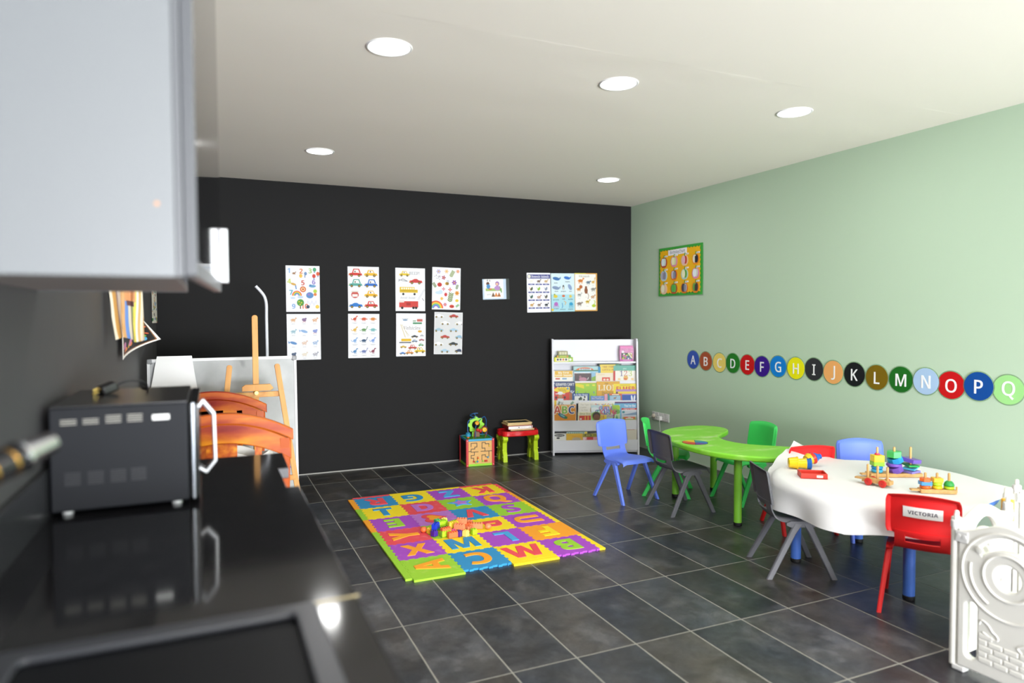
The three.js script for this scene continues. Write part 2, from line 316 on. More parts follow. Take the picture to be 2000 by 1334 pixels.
// ================= round table and its paper =================
const TC = [-.86, 3.845], TR = .555, TH = .505;
{
  const g = thing('round_table', 'blue plastic round child table hidden under white paper', 'table', [TC[0], 0, TC[1]], .155);
  const m = mat('#4a7ee0', .42);
  mesh('tabletop', lathe([[0, TH - .036], [TR - .03, TH - .036], [TR - .006, TH - .03], [TR, TH - .016], [TR - .006, TH - .003], [TR - .02, TH], [0, TH]], 72), m, g);
  for (const [x, z] of [[-.325, -.325], [-.325, .325], [.325, -.325], [.325, .325]]) tableLeg(g, x, z, TH - .03, mat('#4d7ad6', .42), .028);
}
{
  // sheet corners flat on the table plane: K1 (lifted), K2 (right tip), K4 (left)
  const K1 = [-.800, 3.115], K2 = [-.150, 4.268], K4 = [-1.46, 3.40], K3 = [-1.19, 4.48];
  const dropKeys = [[-180, 84], [-150, 84], [-128, 60], [-112, 12], [-100, -18], [-86, -38], [-74, -24], [-62, 8], [-50, 40], [-35, 58], [0, 60], [18, 34], [28, 12], [36, 9], [48, 12], [62, 16], [78, 30], [95, 52], [120, 74], [150, 76], [165, 82], [180, 84]];
  const drop = a => { let d = a * 180 / Math.PI; for (let i = 0; i + 1 < dropKeys.length; i++) if (d <= dropKeys[i + 1][0]) { const t = (d - dropKeys[i][0]) / (dropKeys[i + 1][0] - dropKeys[i][0]); const s = t * t * (3 - 2 * t); return lerp(dropKeys[i][1], dropKeys[i + 1][1], s) * Math.PI / 180; } return 0; };
  const fn = (a, b) => {
    const bulge = .27 * 4 * a * (1 - a) * b * b - .2 * 4 * a * (1 - a) * (1 - b) * (1 - b), x = lerp(lerp(K1[0], K2[0], a), lerp(K4[0], K3[0], a), b) - .95 * bulge, z = lerp(lerp(K1[1], K2[1], a), lerp(K4[1], K3[1], a), b) + .31 * bulge;
    const dx = x - TC[0], dz = z - TC[1], r = Math.hypot(dx, dz), ang = Math.atan2(dz, dx);
    let y = TH + .0035 + .0016 * fbm(x * 5, z * 5, 2, 3);
    const R0 = TR - .012, ex = r - R0;
    if (ex <= 0) return [x, y, z];
    const phi = drop(ang), rad = .05, arc = Math.abs(phi) * rad, sg = Math.sign(phi);
    let h, d;
    if (ex < arc) { const t = ex / rad; h = rad * Math.sin(t); d = rad * (1 - Math.cos(t)); }
    else { h = rad * Math.sin(Math.abs(phi)) + (ex - arc) * Math.cos(phi); d = rad * (1 - Math.cos(phi)) + (ex - arc) * Math.sin(Math.abs(phi)); }
    const fold = Math.abs(ang) > 1.2 || ang > 1 ? .028 * Math.sin(ang * 9 + 1) * smooth(.02, .2, ex) * (Math.abs(phi) > .5 ? 1 : 0) : 0;
    const rr = R0 + Math.max(h, .004) + fold + .006;
    y -= sg * d;
    if (Math.abs(ang) > 2.75 || ang < -2.2) y = Math.max(y, .352 + .012 * Math.sin(ex * 60));
    return [TC[0] + Math.cos(ang) * rr, y, TC[1] + Math.sin(ang) * rr];
  };
  const g = sheet(fn, range(0, 1, 110), range(0, 1, 90), .0008, undefined, .9);
  one('paper_sheet', g, mat('#ececec', .75), 'large white paper sheet draped over the round table with curling corners', 'paper');
}
// ================= toys on the papered table =================
const PY = TH + .0055;
const beech = (() => { const t = dataTex(128, 256, (u, v) => { const n = fbm(u * 9, v * 1.5, 3, 4) * 60 + fbm(u * 60, v * 3, 9, 2) * 22; return [206 + n * .5, 160 + n * .55, 98 + n * .5]; }); return mat(0xffffff, .5, { map: t }); })();
function cup(r0, r1, h, c, label, p, dir, tilt = 0) {
  const t = .0025;
  const g = lathe([[0, 0], [r0 * .92, 0], [r0, .004], [r1, h - .006], [r1 + .0025, h - .005], [r1 + .0025, h], [r1 - t, h], [r0 - t, .006], [0, .004]], 32);
  const o = one('stacking_cup', g, pl(c, .22), label, 'toy cup', p, 0, 'nested plastic stacking cups lying on the papered table');
  o.quaternion.setFromUnitVectors(V(0, 1, 0), V(dir[0], tilt, dir[1]).normalize());
}
{
  const d = [.82, .57], e = [.90, .10], at = (s, y) => [-1.118 + d[0] * s, y, 3.400 + d[1] * s], at2 = (s, y) => [-.985 + e[0] * s, y, 3.415 + e[1] * s];
  cup(.030, .036, .055, '#f2c40c', 'large yellow toy cup at the end of the nested row', at(0, PY + .036), [d[0], d[1]]);
  cup(.026, .031, .062, '#f0c816', 'yellow toy cup pushed into the large yellow one', at(.042, PY + .034), [d[0], d[1]]);
  cup(.028, .033, .034, '#1b5fb4', 'blue toy cup capping the two yellow ones', at(.098, PY + .0335), [d[0], d[1]]);
  cup(.030, .034, .030, '#efc31a', 'short yellow toy cup between the blue cups', at2(0, PY + .040), e, .30);
  cup(.032, .036, .022, '#d8331f', 'red toy cup leaning on a short yellow one', at2(.034, PY + .046), e, .28);
  cup(.034, .014, .052, '#1c62c4', 'blue tapering toy cup beside the lifted paper corner', at2(.060, PY + .052), e, .12);
}
{
  const g = thing('toy_tray', 'small open red wooden box with a white label', 'toy box', [-1.165, PY, 3.628], -.62);
  const m = pl('#d5331f', .5), w = .145, d = .105, h = .030, t = .007;
  mesh('base', bx(w, .004, d, [0, .002, 0]), m, g);
  for (const s of [-1, 1]) { mesh('side', rb(w, h, t, .0015, [0, h / 2, s * (d / 2 - t / 2)]), m, g); mesh('side', rb(t, h, d - 2 * t, .0015, [s * (w / 2 - t / 2), h / 2, 0]), m, g); }
  mesh('paper_label', bx(.034, .014, .001, [.03, .014, d / 2 + .0006]), mat('#f0efe9', .6), g);
}
// wooden stacking train: three wagons with pegs
function wagon(name, label, p, ry, len, wide, pegs, wheels, hook) {
  const g = thing(name, label, 'toy train', p, ry, 'wooden stacking toys on the papered table');
  const dz = wheels ? .014 : 0;
  mesh('base', rb(len, .022, wide, .003, [0, dz + .011, 0]), beech, g);
  mesh('coupling_bar', rb(.05, .009, .03, .002, [-len / 2 - .018, dz + .014, 0]), beech, g);
  if (hook) mesh('coupling_peg', cy(.0045, .0045, .03, [len / 2 + .008, dz + .02, 0]), beech, g);
  for (const [x, h] of pegs) mesh('peg', lathe([[0, 0], [.0065, 0], [.0065, h - .003], [.004, h], [0, h]], 16, [x, dz + .022, 0]), beech, g);
  if (wheels) for (const x of [-len * .24, len * .26]) for (const s of [-1, 1]) {
    const w = mesh('wheel', lathe([[0, -.006], [.018, -.006], [.0205, -.003], [.0205, .003], [.018, .006], [0, .006]], 28, [x, .0205, s * (wide / 2 + .007)], [Math.PI / 2, 0, 0]), pl('#cf2a22', .35), g);
    mesh('hub', cy(.004, .004, .002, [x, .0205, s * (wide / 2 + .0138)], [Math.PI / 2, 0, 0], 12), pl('#b8261f', .4), w);
  }
  return g;
}
function block(kind, c, h, r, label, p, tilt = [0, 0, 0]) {
  let g;
  if (kind === 'disc') g = lathe([[.007, 0], [r * .86, 0], [r, h * .3], [r, h * .7], [r * .86, h], [.007, h]], 32);
  else if (kind === 'dome') g = lathe([[.007, 0], [r, 0], [r, h * .25], [r * .8, h * .7], [r * .45, h], [.007, h]], 32);
  else if (kind === 'oct') g = xf(ext(shapeOf(ring(r, 8), [ring(.007, 14)]), h, .002), [0, h, 0], [Math.PI / 2, Math.PI / 8, 0]);
  else if (kind === 'hex') g = xf(ext(shapeOf(ring(r, 6), [ring(.007, 14)]), h, .002), [0, h, 0], [Math.PI / 2, 0, 0]);
  else g = xf(ext(shapeOf(rrect(-r, -r * .9, r, r * .9, .003, 2), [ring(.007, 14)]), h, .0015), [0, h, 0], [Math.PI / 2, 0, 0]);
  const o = one('stacking_block', g, pl(c, .3), label, 'toy block', p, 0, 'painted wooden blocks threaded on the toy train'); o.rotation.set(...tilt); return o;
}
{
  // long wagon
  const a = [-.72, 3.815], ry = -Math.atan2(.42, .90), c = Math.cos(ry), s = Math.sin(ry), P = x => [a[0] + c * x, a[1] - s * x];
  wagon('stacking_wagon', 'long wooden peg board with three tall pegs on the paper', [a[0], PY, a[1]], ry, .30, .075, [[-.098, .150], [0, .150], [.095, .150]], false, false);
  let y = PY + .0225; const stack = (x, list) => { y = PY + .0225; const q = P(x); for (const [k, col, h, r, lb] of list) { block(k, col, h, r, lb, [q[0], y, q[1]], [0, ry, 0]); y += h + .0003; } };
  stack(-.098, [['disc', '#3fb0dd', .020, .031, 'light blue wooden disc at the foot of the first tall peg'], ['disc', '#1a86c8', .020, .031, 'mid blue wooden disc second on the first tall peg'], ['square', '#8fcf2c', .024, .031, 'lime square wooden block on the first tall peg'], ['square', '#f0d416', .038, .030, 'yellow square wooden block topping the first tall peg'], ['disc', '#d83a5a', .010, .014, 'small pink wooden ring on the first tall peg']]);
  stack(0, [['oct', '#6f4ab0', .034, .044, 'purple octagonal wooden block at the foot of the middle peg'], ['disc', '#7a50bd', .020, .042, 'purple wooden disc on the middle peg'], ['oct', '#1a86c0', .034, .043, 'blue octagonal wooden block on the middle peg'], ['hex', '#43b862', .036, .042, 'green hexagonal wooden block topping the middle peg']]);
  const q = P(.095);
  block('square', '#8a7ccc', .012, .042, 'lilac square wooden plate lowest on the third peg', [q[0], PY + .0225, q[1]], [0, ry + .5, 0]);
  block('square', '#48a9cf', .010, .036, 'pale blue wooden plate tilted on the third peg', [q[0], PY + .0425, q[1]], [.06, ry + .8, .03]);
  block('square', '#27a24e', .010, .036, 'green wooden plate tilted on the third peg', [q[0], PY + .061, q[1]], [.1, ry + .2, -.05]);
  block('square', '#6a4cae', .022, .044, 'violet square wooden block tilted on top of the third peg', [q[0], PY + .083, q[1]], [.12, ry + .55, -.13]);
}
{
  const ry = -1.30;
  wagon('train_wagon', 'wooden train wagon with three bare pegs and red wheels', [-1.005, PY, 3.930], ry, .15, .05, [[-.052, .075], [0, .075], [.052, .075]], true, false);
}
{
  const a = [-.862, 4.172], ry = -Math.atan2(.55, .83), c = Math.cos(ry), s = Math.sin(ry), P = x => [a[0] + c * x, a[1] - s * x];
  wagon('train_wagon', 'wooden train wagon loaded with orange yellow and green blocks', [a[0], PY, a[1]], ry, .175, .05, [[-.058, .085], [0, .085], [.058, .085]], false, true);
  const st = (x, list) => { let y = PY + .0225; const q = P(x); for (const [k, col, h, r, lb] of list) { block(k, col, h, r, lb, [q[0], y, q[1]], [0, ry, 0]); y += h + .0003; } };
  st(-.058, [['disc', '#e86a1c', .018, .026, 'orange wooden disc at the foot of the wagon peg'], ['square', '#3f8fd0', .019, .027, 'blue square block between two orange blocks'], ['hex', '#ee6a1c', .018, .028, 'orange hexagonal block topping the wagon peg']]);
  st(0, [['disc', '#ecc81c', .018, .025, 'yellow wooden disc under a lime disc'], ['disc', '#b4da2c', .018, .025, 'lime wooden disc between two yellow blocks'], ['square', '#f2c21a', .022, .024, 'yellow square block topping the wagon peg']]);
  st(.058, [['disc', '#b2cf22', .017, .025, 'lime wooden disc under the green dome'], ['dome', '#2f9d47', .026, .025, 'green dome block topping the wagon peg']]);
}
// ================= play-yard gate =================
const gateM = mat('#ebeae3', .5), gateGrey = mat('#d8d8d6', .45);
function gatePanel(label, a, b, m, full, strip) {
  const dx = b[0] - a[0], dz = b[1] - a[1], len = Math.hypot(dx, dz), ry = -Math.atan2(dz, dx);
  const g = thing('play_yard_panel', label, 'play gate', [a[0], 0, a[1]], ry, 'folded play-yard panels');
  const w = len, e = .018, cx = w / 2;
  const topY = x => .585 + .055 * Math.sin(Math.PI * smooth(.04, .96, x / w)) - .02 * smooth(.07, .0, x) * 0;
  const out = [[e, .022]]; for (let i = 0; i <= 3; i++) out.push([lerp(e, w - e, i / 3), .022]);
  out.length = 0; out.push([e, .022], [w - e, .022]); for (let i = 0; i <= 24; i++) { const x = lerp(w - e, e, i / 24); out.push([x, topY(x)]); }
  const arch = []; for (let i = 0; i <= 14; i++) { const t = lerp(2.55, .59, i / 14); arch.push([cx + Math.cos(t) * .128, .435 + Math.sin(t) * .155]); } for (let i = 0; i <= 14; i++) { const t = lerp(.66, 2.48, i / 14); arch.push([cx + Math.cos(t) * .118, .435 + Math.sin(t) * .108]); }
  const holes = [ring(.047, 28, cx, .437, 1, 1.08, true), arch, rrect(.052, .07, .094, .30, .02).reverse(), rrect(w - .094, .07, w - .052, .30, .02).reverse()];
  mesh('panel', ext(shapeOf(out, holes), .034, .009, 3).translate(0, 0, -.017), m, g);
  // moulded ribs standing proud of the panel
  const rib = (pts, r = .0055, closed = false) => { for (const s of [1, -1]) mesh('rib', tube(pts.map(([x, y]) => [x, y, s * .0165]), r, 60, 8, closed), m, g); };
  const circ = (r, a0, a1, n = 24) => Array.from({ length: n + 1 }, (_, i) => { const t = lerp(a0, a1, i / n); return [cx + Math.cos(t) * r, .437 + Math.sin(t) * r]; });
  rib(circ(.088, 0, 6.1, 30)); rib(circ(.168, .4, 5.9, 40).map(([x, y]) => [clamp(x, .03, w - .03), y])); rib(circ(.137, 2.95, 4.2, 16));
  if (full) {
    for (const s of [1, -1]) {
      mesh('boss', lathe([[0, 0], [.011, 0], [.014, -.003], [.014, -.006], [0, -.006]], 20, [cx - .1, .521, s * .018], [s * Math.PI / 2 * -1, 0, 0]), m, g);
      let k = 0; for (let row = 0; row < 5; row++) for (let i = 0; i < 4; i++) {
        const bw = .05, x0 = .106 + (row % 2 ? -.02 : 0) + i * (bw + .006), x1 = Math.min(x0 + bw, w - .106), xs = Math.max(x0, .106); if (x1 - xs < .012) continue;
        const y = .075 + row * .024; if (row === 4 && i !== 0 && i !== 3) continue;
        mesh('brick', rb(x1 - xs, .019, .008, .003, [(x0 + (x1 - xs) / 2 + (xs - x0)), y + .01, s * .0165], [0, 0, 0], 1), m, g);
      }
    }
    rib([[.106, .225], [.115, .243], [.14, .232], [.155, .212], [.172, .20], [.176, .188], [.165, .181], [.12, .197]], .004);
    rib([[w - .15, .17], [w - .165, .185], [w - .15, .197], [w - .13, .207], [w - .11, .197]], .004);
  }
  // hinge post with pin and clips
  const h = mesh('hinge_post', cy(.017, .017, .57, [0, .30, 0], [0, 0, 0], 20), m, g);
  mesh('hinge_pin', lathe([[0, 0], [.009, 0], [.009, .022], [.006, .028], [0, .03]], 16, [0, .612, 0]), m, h);
  mesh('hinge_collar', lathe([[.017, 0], [.0195, .002], [.0195, .028], [.016, .032], [0, .032]], 20, [0, .582, 0]), gateGrey, h);
  for (const s of [1, -1]) { const c = mesh('hinge_clip', rb(.05, .046, .006, .004, [.034, .555, s * .0185]), gateGrey, g); for (const q of [0, 1]) mesh('screw_boss', cy(.008, .008, .004, [.024 + q * .022, .556, s * .0225], [Math.PI / 2, 0, 0], 16), gateGrey, c); }
  if (strip) mesh('edge_strip', rb(.016, .10, .05, .007, [.032, .572, .0]), mat('#eeb23a', .42), g).userData.label = 'yellow edge strip';
  mesh('foot', rb(.05, .022, .04, .006, [.026, .011, 0]), gateGrey, g); mesh('foot', rb(.05, .022, .04, .006, [w - .06, .011, 0]), gateGrey, g);
}
gatePanel('white moulded play-yard panel with ring and brick relief', [-1.588, 4.748], [-1.572, 5.158], gateM, true);
gatePanel('white moulded play-yard panel standing beside the red chair', [-1.545, 4.722], [-1.150, 4.690], gateM, true);
gatePanel('white moulded play-yard panel with a yellow edge strip', [-1.118, 4.672], [-.790, 4.485], gateM, false, true);
gatePanel('white moulded play-yard panel behind the yellow-edged one', [-.745, 4.497], [-.70, 4.905], gateM, false);
// ================= wall socket and leads =================
{
  const g = thing('wall_socket', 'white four-gang wall socket on the green wall', 'socket', [0, .387, .567], 0);
  mesh('plate', rb(.010, .086, .292, .003, [-.005, 0, 0]), mat('#e6e6e4', .35), g);
  const dk = mat('#2a2a2c', .5), rd = mat('#b5403a', .5);
  for (const k of [-1, 1]) for (const j of [0, 1]) {
    const z = k * .074 + (j ? .03 : -.034);
    const f = mesh('socket_face', rb(.002, .05, .05, .0008, [-.0108, -.006, z]), mat('#eeeeec', .35), g);
    mesh('pin_slot', merge([bx(.001, .010, .004, [-.0121, .010, z]), bx(.001, .004, .009, [-.0121, -.012, z - .011]), bx(.001, .004, .009, [-.0121, -.012, z + .011])]), dk, f);
    mesh('rocker_switch', rb(.004, .018, .011, .001, [-.0115, .030, z + .012]), mat('#f2f2f0', .35), g); mesh('switch_mark', bx(.0008, .004, .004, [-.0138, .034, z + .012]), rd, g);
  }
  const pl1 = thing('charger_plug', 'white square charger plugged into the socket with white lead', 'plug', [-.012, .375, .585], 0);
  mesh('body', rb(.035, .042, .042, .004, [-.0185, 0, 0]), mat('#f1f1ef', .35), pl1);
  mesh('lead', tube([[-.02, -.02, 0], [-.022, -.06, .004], [-.016, -.12, .008], [-.018, -.2, .0], [-.014, -.28, -.02], [-.02, -.36, -.06]], .0025, 30, 8), mat('#e9e9e6', .5), pl1);
  const pl2 = thing('wall_plug', 'beige round plug in the socket end beside the bookshelf', 'plug', [-.012, .385, .462], 0);
  mesh('body', lathe([[0, 0], [.022, 0], [.024, .006], [.02, .02], [.008, .028], [0, .03]], 20, [0, 0, 0], [0, 0, Math.PI / 2]), mat('#c9c0ae', .5), pl2);
  mesh('lead', tube([[-.03, 0, 0], [-.05, -.02, -.03], [-.04, -.09, -.09], [-.03, -.16, -.13], [-.03, -.22, -.11], [-.03, -.26, -.03], [-.03, -.31, .05], [-.04, -.378, .1], [-.10, -.381, .1]], .0022, 50, 8), mat('#d6d6cf', .5), pl2);
}
// ================= kitchen run on the left wall =================
const CH = .94, CX = -4.137;
const stoneBlack = (() => { const t = dataTex(256, 256, (u, v) => { const n = tfbm(u, v, 8, 2, 4) * 14 + tfbm(u, v, 60, 5, 2) * 12; return [27 + n, 27 + n, 29 + n]; }, true, [2, 2]); return mat(0xffffff, .09, { map: t }); })();
const graphite = mat('#3c3d40', .45), cabWhite = mat('#c3c5c8', .45);
{
  // worktop outline (x, -z) with the sink cut-out and a notch at the front edge
  const o = [[L + .004, -3.82], [CX + .006, -3.82], [CX, -4.10], [CX - .034, -4.10], [CX - .034, -4.385], [CX + .002, -4.385], [CX - .014, -7.3], [L + .004, -7.3]];
  const hole = [[-4.665, -5.335], [-4.665, -5.86], [-4.238, -5.86], [-4.238, -5.335]];
  const g = xf(ext(shapeOf(o, [hole]), .038, .003), [0, CH - .038, 0], [-Math.PI / 2, 0, 0]);
  one('worktop', g, stoneBlack, 'glossy black kitchen worktop with a notched front edge', 'worktop');
  one('joint_strip', rb(.085, .0016, .006, .0006, [0, 0, 0]), mat('#b5a67e', .5), 'thin beige joint strip across the worktop edge beside the sink', 'strip', [-4.178, CH + .001, 5.300], .05);
  one('worktop_upstand', rb(.018, .125, 3.48, .002, [L + .0095, CH + .0630, 5.56]), mat('#2b2c2f', .25), 'black upstand strip along the grey wall behind the worktop', 'upstand');
  const zs = [[3.83, 4.095], [4.40, 5.10], [5.105, 6.0], [6.005, 6.65], [6.655, 7.29]];
  const lb = ['narrow black base cabinet at the far end of the worktop', 'black base cabinet under the microwave', 'wide black base cabinet under the sink', 'black base cabinet past the sink', 'black base cabinet at the near end of the worktop'];
  zs.forEach(([a, b], i) => {
    const c = thing('base_cabinet', lb[i], 'cabinet', [L + .005, 0, (a + b) / 2]); const w = b - a;
    const top = i === 2 ? .66 : CH - .041;
    mesh('carcass', bx(.58, top - .1, w, [.29, .1 + (top - .1) / 2, 0]), graphite, c); mesh('plinth', bx(.53, .1, w, [.265, .05, 0]), mat('#1d1d1f', .5), c);
    const d = mesh('door', rb(.02, .74, w - .006, .002, [.592, .5, 0]), mat('#17171a', .12), c); mesh('handle', rb(.018, .012, Math.min(.16, w * .5), .003, [.613, .82, 0]), mat('#b9babd', .25, { metalness: 1 }), d);
  });
  const dirt = thing('filler_panel', 'recessed black filler panel between two base cabinets', 'panel', [L + .005, 0, 4.2475]);
  mesh('panel', bx(.5, CH - .041, .29, [.26, (CH - .041) / 2, 0]), graphite, dirt);
}
{
  const s = thing('kitchen_sink', 'black composite kitchen sink set into the worktop', 'sink', [-4.4515, CH, 5.5975]);
  const m = mat('#101216', .42), rim = mat('#3a3c42', .3);
  mesh('rim', xf(ext(shapeOf(rrect(-.236, -.286, .236, .286, .018), [rrect(-.197, -.246, .197, .246, .014).reverse()]), .010, .003), [0, .0005, 0], [-Math.PI / 2, 0, 0]), rim, s);
  const wall = []; const top = -.001, bot = -.20;
  const secs = (r, y, i) => rrect(-.197 - r, -.246 - r, .197 + r, .246 + r, .014).map(([a, b]) => V(a, y, -b));
  mesh('basin', (() => { const A = [secs(0, top), secs(-.006, bot + .02), secs(-.022, bot)], B = [secs(-.022, bot - .008).map(v => v), secs(.004, bot + .02), secs(.008, top)]; return loft([...A.map(a => a), ].concat([A[2].map(v => V(v.x * .3, bot - .002, v.z * .3))])); })(), new THREE.MeshPhysicalMaterial({ color: C('#0b0d11'), roughness: .5, specularIntensity: .4, side: THREE.DoubleSide }), s);
  mesh('drain', lathe([[0, 0], [.035, 0], [.042, .003], [.045, 0]], 28, [0, bot - .0012, 0]), mat('#a9aaad', .25, { metalness: 1 }), s);
}
{
  const t = thing('kitchen_tap', 'black kitchen tap with a chrome ring and chrome nozzle', 'tap', [-4.728, CH, 5.46]);
  const bk = mat('#141416', .22), chrome = mat('#d8dadd', .12, { metalness: 1 }), glintBrass = mat('#c79a4e', .25, { metalness: 1 });
  mesh('base', lathe([[0, 0], [.026, 0], [.027, .01], [.022, .02], [.02, .05], [0, .05]], 28), bk, t);
  mesh('body', cy(.019, .021, .26, [0, .165, 0]), bk, t);
  mesh('lever', rb(.012, .012, .09, .005, [-.004, .285, .055]), bk, t);
  const p0 = [0, .275, 0], p1 = [.118, .322, -.165];
  const dir = V(p1[0] - p0[0], p1[1] - p0[1], p1[2] - p0[2]), n = dir.clone().normalize();
  const seg = (r0, r1, a, b) => { const g = new THREE.CylinderGeometry(r1, r0, (b - a) * dir.length(), 28); const q = new THREE.Quaternion().setFromUnitVectors(V(0, 1, 0), n); g.applyQuaternion(q); const c = V(...p0).addScaledVector(dir, (a + b) / 2); g.translate(c.x, c.y, c.z); return g; };
  mesh('spout', seg(.021, .023, -.05, .72), bk, t); mesh('ring', merge([seg(.026, .026, .72, .75)]), chrome, t); mesh('nozzle', seg(.021, .017, .75, 1.0), chrome, t); mesh('glint_band', merge([seg(.0236, .0236, .62, .645), seg(.0233, .0233, .46, .485)]), glintBrass, t);  // golden bands stand in for brassy reflections on the black spout
}
{
  const w = .325, h = .272, d = .475;   // along x, y, z
  const g = thing('microwave', 'dark grey microwave oven standing on the black worktop', 'microwave', [-4.600, CH, 4.237]);
  const m = new THREE.MeshPhysicalMaterial({ color: C('#16181d'), roughness: .6, specularIntensity: .45 }), tm = mat('#1e1f21', .3), front = mat('#0e0f11', .12);
  for (const [a, b] of [[-1, -1], [1, -1], [-1, 1], [1, 1]]) mesh('foot', cy(.011, .013, .013, [a * .13, .0065, b * .2]), mat('#c9cacb', .4), g);
  mesh('body', rb(w, h, d, .006, [0, .012 + h / 2, 0]), m, g);
  mesh('top_panel', rb(w - .004, .004, d - .004, .001, [0, .012 + h + .0015, 0]), tm, g);
  const f = mesh('door', rb(.026, h - .01, d - .01, .004, [w / 2 + .014, .012 + h / 2, 0]), front, g);
  mesh('door_window', rb(.002, .16, .26, .0008, [w / 2 + .028, .15, -.02]), mat('#050506', .05), f);
  mesh('front_bezel', rb(.008, h - .004, .012, .002, [w / 2 + .012, .012 + h / 2, d / 2 - .007]), mat('#8d9299', .25, { metalness: .9 }), f);
  // bail handle
  const path = [[w / 2 + .014, .250], [w / 2 + .038, .284], [w / 2 + .066, .246], [w / 2 + .068, .112], [w / 2 + .044, .082], [w / 2 + .018, .100]];
  const strip = (off, th, wd, mt, nm) => {
    const cvp = path.map(([x, y]) => { const cxm = w / 2 + .03, cym = .172; return [cxm + (x - cxm) * off, cym + (y - cym) * (off < 1 ? off * 1.02 : off)]; });
    const gs = []; for (let i = 0; i + 1 < cvp.length; i++) { const [x0, y0] = cvp[i], [x1, y1] = cvp[i + 1]; const l = Math.hypot(x1 - x0, y1 - y0); gs.push(rb(l + th * .8, th, wd, th * .35, [(x0 + x1) / 2, (y0 + y1) / 2, .205], [0, 0, Math.atan2(y1 - y0, x1 - x0)])); }
    return mesh(nm, merge(gs), mt, g);
  };
  strip(.90, .005, .020, mat('#0d0d12', .2), 'handle_liner');
  const hd = strip(1, .0075, .024, mat('#c2c3c5', .35, { metalness: .6 }), 'handle');
  hd.userData.label = 'silver bail handle';
  // vent louvres pressed in the side facing the room end
  const vm = mat('#9a978f', .5), vd = mat('#26282c', .5), z = d / 2 + .0006;
  const louv = (x, y, ww, n, mt, gap) => { const v = []; for (let i = 0; i < n; i++) v.push(bx(ww, .0022, .0016, [x, y - i * gap, z])); mesh('vent', merge(v), mt, g); };
  [-.118, -.068, -.016, .034].forEach((x, i) => louv(x, .258 - (i < 2 ? .006 : 0), .036, i < 2 ? 3 : 4, vm, .0058));
  [-.112, -.060, -.008, .040].forEach(x => louv(x, .112, .036, 6, vd, .006));
  mesh('highlight_plate', rb(.042, .015, .003, .0014, [.096, .247, z]), mat('#f1f1ee', .3), g);  // white plate stands in for a bright highlight on the casing
  // plug and lead left on the top
  const pg = thing('mains_plug', 'black mains plug with its lead lying on the microwave', 'plug', [-4.662, CH + .012 + h + .0035, 4.175]);
  mesh('body', rb(.048, .030, .042, .008, [0, .0175, 0], [.0, .5, .35]), mat('#1a1a1c', .4), pg);
  mesh('pin', merge([rb(.018, .004, .006, .001, [-.03, .006, .022], [0, .5, .35]), rb(.018, .004, .006, .001, [-.032, .006, .002], [0, .5, .35]), rb(.018, .007, .004, .001, [-.03, .016, .010], [0, .5, .35])]), mat('#c9a862', .3, { metalness: 1 }), pg);
  mesh('lead', tube([[.022, .024, -.012], [.045, .034, -.02], [.07, .036, -.03], [.092, .026, -.05], [.10, .006, -.08], [.08, .004, -.13]], .0035, 30, 8), mat('#18181a', .45), pg);
}
{
  const z0 = 4.42, z1 = 5.2, y0 = 1.528, y1 = 2.42, dep = .352;
  const g = thing('wall_cabinet', 'grey wall cabinet with a glossy black door ajar above the worktop', 'cabinet', [L + .001, y0, (z0 + z1) / 2]);
  const w = z1 - z0, h = y1 - y0, side = mat('#6a6d70', .42);
  mesh('side_panel', rb(dep, h, .018, .0015, [dep / 2, h / 2, w / 2 - .009]), side, g); mesh('side_panel', rb(dep, h, .018, .0015, [dep / 2, h / 2, -w / 2 + .009]), side, g);
  mesh('paint_chip', cy(.0035, .0035, .0008, [dep - .028, .128, w / 2 + .0003], [Math.PI / 2, 0, 0], 14), mat('#b8804a', .6), g).userData.label = 'small orange chip on the side panel';
  mesh('bottom_panel', rb(dep, .018, w - .038, .0015, [dep / 2, .010, 0]), mat('#8d8480', .5), g); mesh('top_panel', bx(dep, .018, w - .038, [dep / 2, h - .009, 0]), side, g); mesh('back_panel', bx(.006, h - .04, w - .038, [.004, h / 2, 0]), side, g);
  mesh('shelf_board', bx(dep - .03, .018, w - .04, [dep / 2, h * .5, 0]), side, g);
  mesh('edge_strip', rb(.012, h, .02, .002, [dep + .0065, h / 2, w / 2 - .010]), mat('#55575b', .4), g);
  const dd = new THREE.Group(); dd.name = 'door'; dd.position.set(dep + .014, 0, w / 2 - .004); dd.rotation.y = -.068; g.add(dd); dd.userData.label = 'glossy black cabinet door standing ajar';
  mesh('door_leaf', rb(.020, h - .004, w - .01, .004, [.010, h / 2, -(w - .01) / 2]), mat('#0c0c0e', .06), dd);
  mesh('door_edging', rb(.021, .03, w - .012, .003, [.0102, .016, -(w - .01) / 2]), mat('#8b8f93', .3, { metalness: .6 }), dd);
  mesh('door_edging', rb(.022, h - .006, .012, .003, [.0102, h / 2, -.004]), mat('#4e5054', .4), dd);
  const hx = .026, hz = -(w - .01) + .045;
  mesh('handle', merge([rb(.018, .150, .040, .003, [hx + .003, .100, hz]), rb(.006, .150, .010, .002, [hx + .013, .100, hz - .010]), rb(.006, .150, .010, .002, [hx + .013, .100, hz + .010])]), mat('#b9babc', .35, { metalness: .7 }), dd);
}
